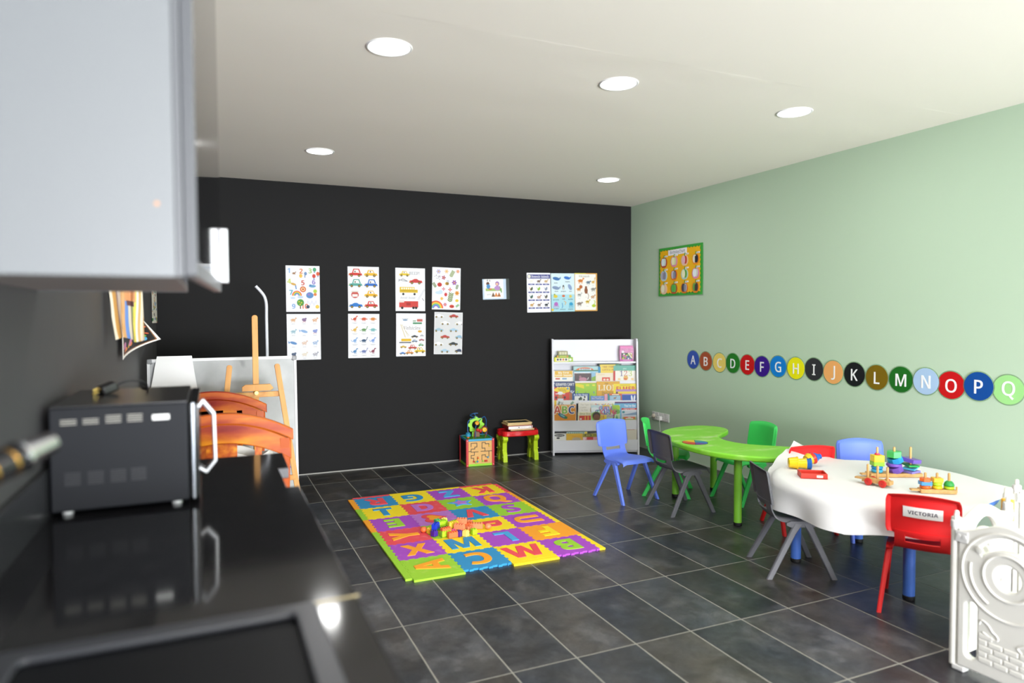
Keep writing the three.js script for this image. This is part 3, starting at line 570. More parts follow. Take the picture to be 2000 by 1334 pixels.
// ================= prints hanging on the left wall =================
{
  const busy = (n, pal, bg) => canvasTex(256, 384, (c, w, h) => { c.fillStyle = bg; c.fillRect(0, 0, w, h); seedState = 77 + n; for (let i = 0; i < 60; i++) { c.fillStyle = pal[Math.floor(rnd() * pal.length)]; c.beginPath(); c.ellipse(rnd() * w, rnd() * h, 6 + rnd() * 20, 5 + rnd() * 16, rnd() * 3, 0, 7); c.fill(); } });
  const stripes = canvasTex(256, 384, (c, w, h) => {
    const pal = ['#e9dcc4', '#cf9a50', '#8a7068', '#efe6d8', '#d8a468', '#6f93d6', '#e6d9c0', '#b7a284', '#a5d2a0', '#ecd85a', '#f1eee8', '#d6b070']; let x = 0, i = 0; seedState = 5;
    while (x < w) { const ww = 12 + rnd() * 18; c.fillStyle = pal[i++ % pal.length]; c.beginPath(); c.moveTo(x, 0); c.bezierCurveTo(x - 14, h * .35, x + 26, h * .6, x + 4, h); c.lineTo(x + ww + 8, h); c.bezierCurveTo(x + ww + 24, h * .6, x + ww - 14, h * .35, x + ww, 0); c.fill(); x += ww; }
    c.fillStyle = '#e0a06c'; c.fillRect(120, 230, 90, 154); c.fillStyle = '#6d4a45'; c.fillRect(128, 205, 70, 30);
  });
  // curled sheet: hangs from the wall, lower end swinging out
  const g1 = sheet((u, v) => [L + .010 + .132 * u + .035 * v * (1 - u) + .006 * Math.sin(u * 14) * v, 1.64 - .275 * v + .012 * Math.sin(u * 6) * v, 3.22 - .05 * u + .012 * Math.sin(u * 17 + v * 2)], range(0, 1, 28), range(0, 1, 12), .0012);
  one('curled_print', g1, mat('#dcdcdc', .6, { map: stripes }), 'creased print with pastel stripes hanging below the wall cabinet', 'print');
  const t2 = canvasTex(256, 256, (c, w, h) => { c.fillStyle = '#eeeae6'; c.fillRect(0, 0, w, h); c.fillStyle = '#8a5a34'; c.fillRect(12, 12, w - 24, h - 24); c.fillStyle = '#141216'; c.fillRect(18, 18, w - 36, h - 36); seedState = 9; const pal = ['#e8c02c', '#d8603a', '#4aa0cf', '#c87aa8', '#6aae48', '#e07a30']; for (let i = 0; i < 34; i++) { c.fillStyle = pal[i % 6]; c.beginPath(); c.ellipse(30 + rnd() * 196, 30 + rnd() * 196, 7 + rnd() * 13, 5 + rnd() * 9, rnd() * 3, 0, 7); c.fill(); } c.fillStyle = '#cfeaf2'; c.beginPath(); c.arc(120, 170, 22, 0, 7); c.fill(); });
  const g2 = sheet((u, v) => { const lift = u * u * .14 * (0.35 + .65 * v); return [L + .01 + lift + .012, 1.515 - .26 * v + .085 * u * v - .06 * u * (1 - v), 2.75 - .62 * u + .16 * u * u]; }, range(0, 1, 16), range(0, 1, 12), .0012);
  one('curled_print', g2, mat(0xffffff, .45, { map: t2 }), 'dark floral print with white border curling off the grey wall', 'print');
  const g3 = sheet((u, v) => [L + .006 + .012 * u, 1.70 - .28 * v, .52 - .36 * u], range(0, 1, 4), range(0, 1, 6), .001);
  one('narrow_print', g3, mat(0xffffff, .5, { map: busy(3, ['#e9e4d8', '#b8482e', '#3b7f4a', '#d9a640', '#46362f', '#f4f1ea', '#5a8fb8'], '#e8e2d4') }), 'narrow colourful picture strip beside the dark wall corner', 'print');
}
// ================= board, easel, tube, wooden chairs =================
{
  const z = 1.62, tilt = .04;
  const g = thing('notice_board', 'grey framed board standing on its edge behind the easel', 'board', [-4.285, 0, z]);
  g.rotation.x = -tilt;
  const w = .925, y0 = .012, y1 = 1.193, h = y1 - y0;
  const zinc = dataTex(256, 256, (u, v) => { const n = tfbm(u, v, 6, 4, 5) * 40 + smooth(.2, .45, tfbm(u, v, 9, 12, 3)) * -40; return [196 + n, 199 + n, 199 + n]; });
  mesh('panel', bx(w - .02, h - .02, .012, [0, (y0 + y1) / 2, 0]), mat('#e2e2e2', .6, { map: zinc }), g);
  const al = mat('#cfd0d1', .45), capM = mat('#7c7e80', .45);
  mesh('frame_rail', rb(w - .03, .022, .020, .003, [0, y1 - .011, 0]), al, g); mesh('frame_rail', rb(w - .03, .022, .020, .003, [0, y0 + .011, 0]), al, g);
  for (const s of [-1, 1]) { mesh('frame_stile', rb(.018, h - .03, .020, .003, [s * (w / 2 - .009), (y0 + y1) / 2, 0]), al, g); for (const y of [y0 + .016, y1 - .016]) mesh('corner_cap', rb(.034, .034, .024, .008, [s * (w / 2 - .016), y, 0]), capM, g); }
  mesh('marker_mark', merge([bx(.05, .012, .001, [.425, .42, .0065]), bx(.012, .06, .001, [.428, .39, .0065])]), mat('#5b74b4', .6), g).userData.label = 'blue letter T marked on the board';
  // paper hung over the top edge
  const pf = (u, v) => { const y = v < .5 ? 1.199 - (0.5 - v) * .5 : 1.199 - (v - .5) * 1.0; const s = Math.max(0, v - .5) * 2; const x = -4.59 + (u - .5) * (.205 + .17 * s) - .01 * s + .004; return [x, y - Math.cos((v - .5) * 9) * 0 + .010 * Math.cos(clamp((v - .5) * 16, -1.57, 1.57)), 1.57 + .035 * clamp((v - .5) * 18, -1, 1) + .03 * s + .012 * Math.sin(u * 3.1) * s]; };
  one('hung_paper', sheet(pf, range(0, 1, 10), range(0, 1, 40), .001), mat('#ebebeb', .75), 'blank white paper folded over the top of the grey board', 'paper');
}
const pine = (() => { const t = dataTex(128, 512, (u, v) => { const n = Math.sin(u * 26 + fbm(u * 3, v * 2, 4, 3) * 6) * 14 + fbm(u * 40, v * 4, 8, 2) * 20; return [198 + n * .5, 142 + n * .7, 70 + n * .6]; }); return mat(0xffffff, .55, { map: t }); })();
{
  const X = -4.108, Z = 1.90;
  const g = thing('painting_easel', 'pale wooden painting easel in front of the grey board', 'easel', [X, 0, Z]);
  const bar = (nm, p0, p1, w, d, roundTop) => {
    const a = V(...p0), b = V(...p1), len = a.distanceTo(b), n = b.clone().sub(a).normalize();
    const s = shapeOf([[-w / 2, 0], [w / 2, 0], [w / 2, len - w * .35], [w * .32, len - w * .08], [0, len], [-w * .32, len - w * .08], [-w / 2, len - w * .35]]);
    const geo = roundTop ? ext(s, d, .002).translate(0, 0, -d / 2) : rb(w, len, d, .002, [0, len / 2, 0]);
    geo.applyQuaternion(new THREE.Quaternion().setFromUnitVectors(V(0, 1, 0), n)); geo.translate(a.x, a.y, a.z); return mesh(nm, geo, pine, g);
  };
  bar('mast', [0, .38, -.015], [0, 1.475, -.035], .036, .02, true);
  bar('leg', [-.285, 0, .06], [-.154, 1.160, -.01], .033, .018, true);
  bar('leg', [.285, 0, .06], [.128, 1.160, -.01], .033, .018, true);
  bar('leg', [0, 0, -.20], [0, 1.02, -.055], .033, .018, false);
  mesh('crossbar', rb(.30, .034, .018, .002, [.0, .965, -.012]), pine, g); mesh('crossbar', rb(.46, .034, .018, .002, [.0, .42, .036]), pine, g);
  mesh('canvas_clamp', ext(shapeOf([[-.075, 0], [.095, 0], [.115, .016], [.095, .042], [-.055, .042], [-.075, .028]]), .026, .002).translate(-.01, .990, -.008), pine, g);
  mesh('knob', cy(.012, .012, .02, [.0, .978, .012], [Math.PI / 2, 0, 0]), mat('#b99a45', .3, { metalness: 1 }), g);
}
one('bent_tube', tube([[-3.935, .02, .50], [-3.935, .7, .505], [-3.936, 1.45, .51], [-3.937, 1.585, .51], [-3.952, 1.64, .51], [-3.985, 1.685, .51], [-4.016, 1.72, .51]], .0125, 60, 12), mat('#d4d7de', .4), 'thin white tube with a bent top against the dark wall', 'tube');
const cherry = (() => { const t = dataTex(256, 256, (u, v) => { const n = tfbm(u, v * 4, 3, 6, 5) * 70 + tfbm(u * 1, v * 1, 40, 3, 2) * 14; return [184 + n * .4, 88 + n * .5, 8 + n * .12]; }); return new THREE.MeshPhysicalMaterial({ color: 0xffffff, roughness: .42, specularIntensity: .5, map: t }); })();
const cherryDark = cherry;
function woodChair(label, x, z, ry, dark) {
  const g = thing('wooden_chair', label, 'chair', [x, 0, z], ry, 'orange wooden chairs beyond the worktop');
  const hw = .300, m = cherry;
  const arch = (y0, y1, dr, d, zz) => { const o = []; for (let i = 0; i <= 20; i++) { const t = i / 10 - 1; o.push([t * hw, y1 - dr * t * t]); } for (let i = 20; i >= 0; i--) { const t = i / 10 - 1; o.push([t * hw, y0 - dr * t * t]); } return ext(shapeOf(o), d, .005, 2).translate(0, 0, zz - d / 2); };
  mesh('crest_cap', xf(arch(.975, 1.025, .092, .042, 0), [0, 0, 0], [0, 0, 0], [1.03, 1, 1]), m, g);
  mesh('back_rail', arch(.885, .976, .092, .026, 0), m, g);
  for (const s of [-1, 1]) {
    mesh('leg', post([[s * (hw - .028), .895, 0, .05, .03], [s * (hw - .035), .45, .02, .045, .034], [s * (hw - .03), 0, -.05, .034, .03]], .15), cherryDark, g);
    mesh('leg', post([[s * (hw - .05), .43, .42, .042, .042], [s * (hw - .045), 0, .43, .03, .03]], .15), m, g);
    mesh('slat', bx(.030, .46, .014, [s * .155, .675, .006]), m, g);
  }
  mesh('splat', bx(.13, .46, .014, [0, .68, .006]), m, g);
  mesh('seat', rb(hw * 2 - .02, .035, .48, .012, [0, .448, .205]), m, g);
  mesh('apron', rb(hw * 2 - .08, .05, .018, .003, [0, .405, .41]), cherryDark, g);
  return g;
}
woodChair('orange wooden arched-back chair right behind the end of the worktop', -4.335, 3.20, Math.PI, false);
woodChair('orange wooden arched-back chair in front of the easel', -4.375, 2.16, 0, true);
{
  const g = sheet((u, v) => { const a = u * Math.PI * 2, r = 1 - .12 * v + .05 * Math.sin(a * 5 + v * 4); return [-4.20 + Math.cos(a) * .16 * r, .468 + v * .235 + .02 * Math.sin(a * 3 + 1) * v, 2.42 + Math.sin(a) * .10 * r]; }, range(0, 1, 40), range(0, 1, 14), .003);
  one('cloth_bag', g, mat('#cfccc7', .8), 'crumpled white cloth bag on the seat of a wooden chair', 'bag');
}
// ================= foam letter mat =================
{
  const S = .2985, D = .300, X0 = -3.356, Z0 = 1.110, TH2 = .012, A = .010;
  const tooth = t => { const n = 5, f = ((t * n) % 1 + 1) % 1; if (t < .07 || t > .93) return 0; return f > .5 ? A : -A * 0; };
  const edge = (n = 60) => { const o = []; let last = null; for (let i = 0; i <= n; i++) { const t = i / n, v = tooth(t); if (last === null || v !== last || i === n) { if (last !== null) o.push([t - .5 / n * (i === n ? 0 : 1), last]); if (v !== last) o.push([t - .5 / n * (i === n || i === 0 ? 0 : 1), v]); last = v; } } return o; };
  const EG = edge();
  const G = .0004;
  function tileShape(l, r, b, f) { // toothed flags for left, right, back, front sides
    const p = [];
    for (const [t, v] of EG) p.push([t * S, (b ? v : 0) + G]);
    for (const [t, v] of EG) p.push([S + (r ? v : 0) - G, t * D]);
    for (const [t, v] of [...EG].reverse()) p.push([t * S, D + (f ? v : 0) - G]);
    for (const [t, v] of [...EG].reverse()) p.push([(l ? v : 0) + G, t * D]);
    const q = []; for (const a of p) { const z = q[q.length - 1]; if (!z || Math.hypot(z[0] - a[0], z[1] - a[1]) > 1e-5) q.push(a); } return q;
  }
  const COL = { blue: '#2e90c8', yellow: '#fbdf1a', purple: '#aa4ac6', green: '#9cd032', red: '#ec4c58', orange: '#fda524', lilac: '#be76d0' };
  const rowsD = [
    [['blue', 'R', 'red', 180], ['yellow', 'G', 'blue', 180], ['purple', 'Z', 'sky', 0], ['yellow', 'K', 'red', 180]],
    [['yellow', 'T', 'blue', 0], ['red', 'D', 'lilac', 0], ['green', 'star', 'sky', 0], ['purple', 'Q', 'orange', 0]],
    [['purple', 'E', 'green', 180], ['lilac', 'heart', 'red', 90], ['blue', 'V', 'red', 180], ['green', 'S', 'purple', 0]],
    [['red', 'Y', 'orange', 90], ['green', 'H', 'yellow', 0], ['yellow', 'P', 'red', -90], ['purple', 'U', 'orange', -90]],
    [['purple', 'X', 'orange', 0], ['yellow', 'M', 'blue', 0], ['purple', 'L', 'sky', 180], ['orange', 'F', 'yellow', 180]],
    [['green', 'A', 'orange', 90], ['blue', 'C', 'orange', 180], ['yellow', 'W', 'red', 0], ['purple', 'B', 'green', 180]]];
  COL.sky = '#4aa6e2';
  const foamBump = dataTex(128, 128, (u, v) => 128 + 110 * tfbm(u, v, 40, 2, 2), false, [14, 14]);
  const worn = {}; const foam = (c, k = 0) => worn[c + k] ??= mat(COL[c] ?? c, .78, { bumpMap: foamBump, bumpScale: .0012 });
  const rubbed = {}; const rubbedFoam = c => rubbed[c] ??= (() => { const a = C(COL[c]).convertLinearToSRGB(); return mat(0xffffff, .8, { map: dataTex(128, 128, (u, v) => { const s = smooth(0, .4, tfbm(u, v, 6, 7, 5)) * .22; return [lerp(a.r * 255, 250, s), lerp(a.g * 255, 235, s), lerp(a.b * 255, 240, s)]; }, true, [3.4, 3.4]), bumpMap: foamBump, bumpScale: .0012 }); })();
  const cname = { sky: 'light blue' };
  const rot = -.010, O = [-3.356, 1.110];
  const place = (o, x, z, y = 0) => { const c = Math.cos(rot), s = Math.sin(rot); o.position.set(O[0] + x * c + z * s, y, O[1] - x * s + z * c); o.rotation.y = rot; };
  const inlay = (ch) => {
    if (ch === 'star') { const p = []; for (let i = 0; i < 10; i++) { const r = i % 2 ? .055 : .105, t = i / 10 * Math.PI * 2 + Math.PI / 2; p.push([Math.cos(t) * r, Math.sin(t) * r]); } return ext(shapeOf(p), .0035, .001); }
    if (ch === 'heart') { const p = []; for (let i = 0; i < 40; i++) { const t = i / 40 * Math.PI * 2; p.push([16 * Math.sin(t) ** 3 * .0062, (13 * Math.cos(t) - 5 * Math.cos(2 * t) - 2 * Math.cos(3 * t) - Math.cos(4 * t)) * .0062 + .012]); } return ext(shapeOf(p), .0035, .001); }
    return textGeo(ch, .185, .0025, fontBold, { bevelEnabled: true, bevelSize: .004, bevelThickness: .001, bevelSegments: 2, curveSegments: 6 });
  };
  rowsD.forEach((row, j) => row.forEach(([c, ch, lc, deg], i) => {
    const kind = ch.length > 1 ? ch + ' shape' : 'letter ' + ch;
    const g = thing('foam_mat_tile', `${cname[c] ?? c} foam puzzle mat tile with ${lc === 'orange' ? 'an' : 'a'} ${cname[lc] ?? lc} ${kind}`, 'mat tile', [0, 0, 0], 0, 'letter tiles of the foam puzzle mat');
    place(g, i * S, j * D, 0);
    const sh = tileShape(true, true, true, j < 5 || i === 1 || i === 3);
    const m = (c === 'lilac' || (c === 'red') || (ch === 'X') || ch === 'A') ? rubbedFoam(c) : foam(c);
    mesh('foam_base', xf(ext(shapeOf(sh.map(([a, b]) => [a, -b])), TH2, .0008, 1), [0, 0, 0], [-Math.PI / 2, 0, 0]), m, g);
    const gi = inlay(ch); xf(gi, [0, 0, 0], [0, 0, deg * Math.PI / 180]); xf(gi, [S / 2, TH2, D / 2], [-Math.PI / 2, 0, 0]);
    mesh(ch.length > 1 ? ch + '_inlay' : 'letter_inlay', gi, foam(lc), g);
    const core = { star: ['lilac', .62], heart: ['orange', .6] }[ch];
    if (core) { const k = inlay(ch); xf(k, [0, 0, 0], [0, 0, deg * Math.PI / 180], [core[1], core[1], 1]); xf(k, [S / 2, TH2 + .0016, D / 2], [-Math.PI / 2, 0, 0]); mesh('inlay_core', k, foam(core[0]), g); }
  }));
  const edgePiece = (c, x, z, w, d, side) => {
    const g = one('mat_edge_strip', new THREE.BufferGeometry(), foam(c), `${c} foam edging strip along the ${side} of the puzzle mat`, 'mat edging', [0, 0, 0], 0, 'edging strips of the foam puzzle mat');
    let p;
    if (side === 'bookshelf side') p = [[0, -.04], [S, -.04], ...[...EG].reverse().map(([t, v]) => [t * S, v - G])];
    if (side === 'lime letter side') p = [...EG.map(([t, v]) => [t * S, (0) + G]), [S, .035], [0, .035]];
    if (side === 'cabinet side') p = [[-.04, 0], ...EG.map(([t, v]) => [v - G, t * D]), [-.04, D]];
    if (side === 'table side') p = [...EG.map(([t, v]) => [v + G, t * D]), [.04, D], [.04, 0]];
    g.geometry = xf(ext(shapeOf(p.map(([a, b]) => [a, -b])), TH2, .0008, 1), [0, 0, 0], [-Math.PI / 2, 0, 0]); place(g, x, z, 0);
  };
  ['red', 'yellow', 'yellow', 'red'].forEach((c, i) => edgePiece(c, i * S, 0, S, .04, 'bookshelf side'));
  ['orange', 'green', 'orange', 'green', 'green', 'green'].forEach((c, j) => edgePiece(c, 0, j * D, .04, D, 'cabinet side'));
  ['red', 'orange', 'yellow', 'yellow', 'orange', 'yellow'].forEach((c, j) => edgePiece(c, 4 * S, j * D, .04, D, 'table side'));
  edgePiece('green', 0, 6 * D, S, .035, 'lime letter side'); edgePiece('yellow', 2 * S, 6 * D, S, .035, 'lime letter side');
}
// ================= toy building bricks heaped on the mat =================
{
  const brickG = (w, h, d, nx, nz2) => { const a = [rb(w, h, d, .002, [0, h / 2, 0], [0, 0, 0], 1)]; for (let i = 0; i < nx; i++) for (let j = 0; j < nz2; j++) a.push(cy(.0052, .0052, .005, [(i + .5) / nx * w - w / 2, h + .0025, (j + .5) / nz2 * d - d / 2], [0, 0, 0], 10)); return merge(a); };
  const G = { long: brickG(.070, .034, .034, 4, 2), cube: brickG(.036, .034, .034, 2, 2), flat: brickG(.070, .017, .034, 4, 2), arch: brickG(.056, .034, .030, 3, 2) };
  G.ball = lathe([[0, 0], [.012, .001], [.022, .01], [.023, .02], [.016, .033], [0, .037]], 20);
  const cols = { orange: '#f0703a', coral: '#f28a5e', yellow: '#f3d63c', lime: '#a8dc20', mint: '#4fc984', blue: '#1337c4', violet: '#4a2496', pale: '#f2e070', sky: '#4f8fc0', pink: '#e25da0' };
  // [kind, colour, x, z, layer, turn, roll]
  const B = [['ball', 'orange', -3.085, 2.155, 0, 0], ['cube', 'yellow', -3.052, 2.195, 0, .4], ['cube', 'violet', -3.045, 2.262, 0, .5], ['long', 'blue', -3.022, 2.222, 1, .9],
    ['long', 'mint', -2.978, 2.135, 0, .3], ['cube', 'mint', -2.985, 2.14, 1, .2], ['long', 'lime', -2.965, 2.185, 1, .2], ['cube', 'pale', -2.935, 2.135, 1, .5], ['cube', 'sky', -2.915, 2.085, 0, .2], ['long', 'lime', -2.975, 2.292, 0, .15], ['flat', 'orange', -2.972, 2.285, 1, .2],
    ['long', 'orange', -2.942, 2.335, 0, .12], ['cube', 'pink', -2.925, 2.295, 0, .3], ['long', 'yellow', -2.905, 2.235, 1, .1], ['long', 'yellow', -2.88, 2.17, 0, .25], ['flat', 'lime', -2.872, 2.165, 1, .5], ['cube', 'violet', -2.898, 2.335, 0, .7],
    ['long', 'coral', -2.882, 2.300, 1, -.7], ['cube', 'pale', -2.856, 2.348, 0, .6], ['long', 'coral', -2.825, 2.185, 1, -.5], ['long', 'orange', -2.84, 2.245, 0, -.3], ['arch', 'coral', -2.80, 2.275, 0, .3], ['long', 'orange', -2.79, 2.2, 0, -.2], ['cube', 'lime', -2.795, 2.335, 0, .2],
    ['long', 'coral', -2.725, 2.225, 0, -.45], ['flat', 'mint', -2.71, 2.175, 0, -.4], ['long', 'coral', -2.768, 2.142, 0, -.6], ['ball', 'coral', -2.665, 2.265, 0, 0]];
  const kn = { long: 'long', cube: 'square', flat: 'flat', arch: 'short', ball: 'round' };
  B.forEach(([k, c, x, z, l, t]) => { const o = one('toy_brick', G[k], pl(cols[c], .45), `${kn[k]} ${c === 'pale' ? 'pale yellow' : c === 'sky' ? 'sky blue' : c} toy brick ${l ? 'on top of the heap' : 'lying'} on the foam mat`, 'toy brick', [x, .0145 + l * .0345, z], t, 'toy bricks heaped on the foam mat'); });
}
// ================= activity cube =================
{
  const g = thing('activity_cube', 'wooden activity cube with bead wires beside the dark wall', 'toy', [-1.962, 0, .215], -.10);
  const w = .262, h = .268, red = pl('#c11f2a', .4), mdf = mat('#d9a861', .55), dark = mat('#0f0f10', .5), cyan = pl('#2b9cc4', .4), grn = pl('#8fd31e', .4);
  for (const [a, b] of [[-1, -1], [1, -1], [-1, 1], [1, 1]]) {
    const c = mesh('corner_post', rb(.024, h, .024, .004, [a * (w / 2), h / 2, b * (w / 2)]), red, g);
    for (const y of [.014, h - .014]) mesh('screw', cy(.0035, .0035, .002, [a * w / 2, y, b * (w / 2 + .0125)], [Math.PI / 2, 0, 0], 10), mat('#e8c8c4', .3), c);
  }
  const fr = mesh('maze_panel', bx(w - .02, h - .045, .008, [0, h / 2, w / 2]), mdf, g); mesh('maze_panel', bx(w - .02, h - .045, .008, [0, h / 2, -w / 2]), mdf, g);
  mesh('chalk_panel', bx(.008, h - .03, w - .02, [-w / 2, h / 2, 0]), dark, g); mesh('chalk_panel', bx(.008, h - .03, w - .02, [w / 2, h / 2, 0]), dark, g);
  for (const s of [-1, 1]) { mesh('base_rail', bx(w - .02, .022, .012, [0, .014, s * (w / 2 + .002)]), grn, g); mesh('base_rail', bx(.012, .022, w - .02, [s * (w / 2 + .002), .014, 0]), grn, g); mesh('top_rail', bx(w - .02, .020, .014, [0, h - .010, s * (w / 2 + .002)]), cyan, g); mesh('top_rail', bx(.014, .020, w - .02, [s * (w / 2 + .002), h - .010, 0]), cyan, g); }
  mesh('top_panel', bx(w - .012, .008, w - .012, [0, h - .008, 0]), pl('#4aa32c', .45), g);
  // grooves of the maze as dark slots
  const path = (pts) => { const o = []; for (let i = 0; i + 1 < pts.length; i++) { const [x0, y0] = pts[i], [x1, y1] = pts[i + 1]; o.push(bx(Math.abs(x1 - x0) + .006, Math.abs(y1 - y0) + .006, .0012, [(x0 + x1) / 2, (y0 + y1) / 2, w / 2 + .0045])); } mesh('maze_slot', merge(o), dark, fr); };
  path([[-.092, .195], [-.092, .228], [-.034, .228], [-.034, .190], [-.055, .19], [-.055, .172], [-.092, .172], [-.092, .142], [-.022, .142]]);
  path([[-.118, .150], [-.092, .150]]); path([[-.060, .142], [-.060, .110], [-.092, .11], [-.092, .082], [-.066, .082], [-.066, .058]]);
  path([[.088, .205], [.088, .216], [.052, .216], [.052, .230], [.018, .230], [.018, .175], [.048, .175], [.048, .148]]); path([[.008, .144], [.118, .144]]); path([[.088, .144], [.088, .09]]); path([[.016, .062], [.016, .108], [.052, .108], [.052, .088], [.07, .088]]); path([[-.030, .092], [-.030, .07]]);
  const bead = (x, y, c) => mesh('bead', new THREE.SphereGeometry(.0095, 14, 10).translate(x, y, w / 2 + .012), pl(c, .3), fr);
  for (const [x, y, c] of [[.092, .196, '#e3c54c'], [-.066, .050, '#c8382a'], [-.047, .045, '#8fcf55'], [-.030, .048, '#3f8fc4'], [-.022, .066, '#ecd06a'], [-.024, .084, '#e0662a'], [.076, .084, '#4fa3c8'], [.024, .05, '#9acb4a'], [.048, .05, '#cf3a2c'], [.064, .05, '#dc4a34']]) bead(x, y, c);
  const bl = pl('#1f5a96', .35), wr = pl('#8c2a26', .4);
  mesh('bead_wire', tube([[-.105, h, .075], [-.105, h + .05, .07], [-.105, h + .12, .06], [-.095, h + .165, .05], [-.05, h + .185, .03], [-.01, h + .19, .0], [-.04, h + .20, -.04], [-.06, h + .215, -.01], [-.03, h + .235, .02], [.01, h + .235, .02]], .0042, 60, 8), bl, g);
  mesh('bead_wire', tube([[.115, h, -.06], [.115, h + .09, -.06], [.115, h + .15, -.05], [.09, h + .19, -.03], [.05, h + .175, .0], [.01, h + .145, .03], [-.02, h + .11, .05], [-.025, h + .05, .06], [-.025, h, .06]], .0042, 60, 8), bl, g);
  mesh('bead_wire', tube([[-.03, h + .235, .02], [.0, h + .20, .0], [.05, h + .16, -.03], [.075, h + .10, -.05], [.075, h, -.06]], .0042, 40, 8), bl, g);
  mesh('bead_wire', tube([[-.055, h, .11], [-.055, h + .05, .11], [-.035, h + .082, .105], [0, h + .075, .1], [.05, h + .11, .08], [.085, h + .10, .07], [.085, h + .05, .08], [.06, h, .09]], .003, 50, 8), wr, g);
  mesh('wooden_bead', merge([cy(.022, .026, .03, [-.105, h + .038, .073], [.2, 0, .1], 8)]), pl('#2f93b8', .35), g); mesh('wooden_bead', new THREE.SphereGeometry(.013, 16, 12).translate(-.105, h + .012, .075), pl('#dd6a2c', .35), g);
  mesh('wooden_bead', new THREE.SphereGeometry(.019, 18, 12).translate(.012, h + .072, .1), pl('#c0201e', .3), g); mesh('wooden_bead', new THREE.SphereGeometry(.017, 18, 12).translate(-.014, h + .082, .1), pl('#c42822', .3), g);
  mesh('wooden_bead', lathe([[.004, -.012], [.022, -.012], [.024, 0], [.022, .012], [.004, .012]], 20, [.058, h + .078, .085], [1.4, .3, 0]), pl('#e9b21c', .35), g); mesh('wooden_bead', lathe([[.004, -.01], [.018, -.01], [.02, 0], [.018, .01], [.004, .01]], 20, [-.005, h + .14, .04], [1.2, .2, 0]), pl('#eba021', .35), g);
  // scalloped green wheel on a stem
  const sc = []; for (let i = 0; i < 64; i++) { const t = i / 64 * Math.PI * 2, r = .078 + .009 * Math.cos(t * 8); sc.push([Math.cos(t) * r, Math.sin(t) * r]); }
  const fl = mesh('flower_wheel', ext(shapeOf(sc, [ring(.040, 28, 0, 0, 1, 1, true)]), .014, .003).translate(-.005, h + .118, -.012), pl('#8fd61a', .35), g);
  mesh('stem', rb(.03, .05, .012, .003, [-.03, h + .025, -.005]), pl('#7cc81c', .4), g); mesh('peg_board', rb(.055, .055, .012, .003, [.0, h + .028, .02]), mat('#7a5538', .5), g);
}
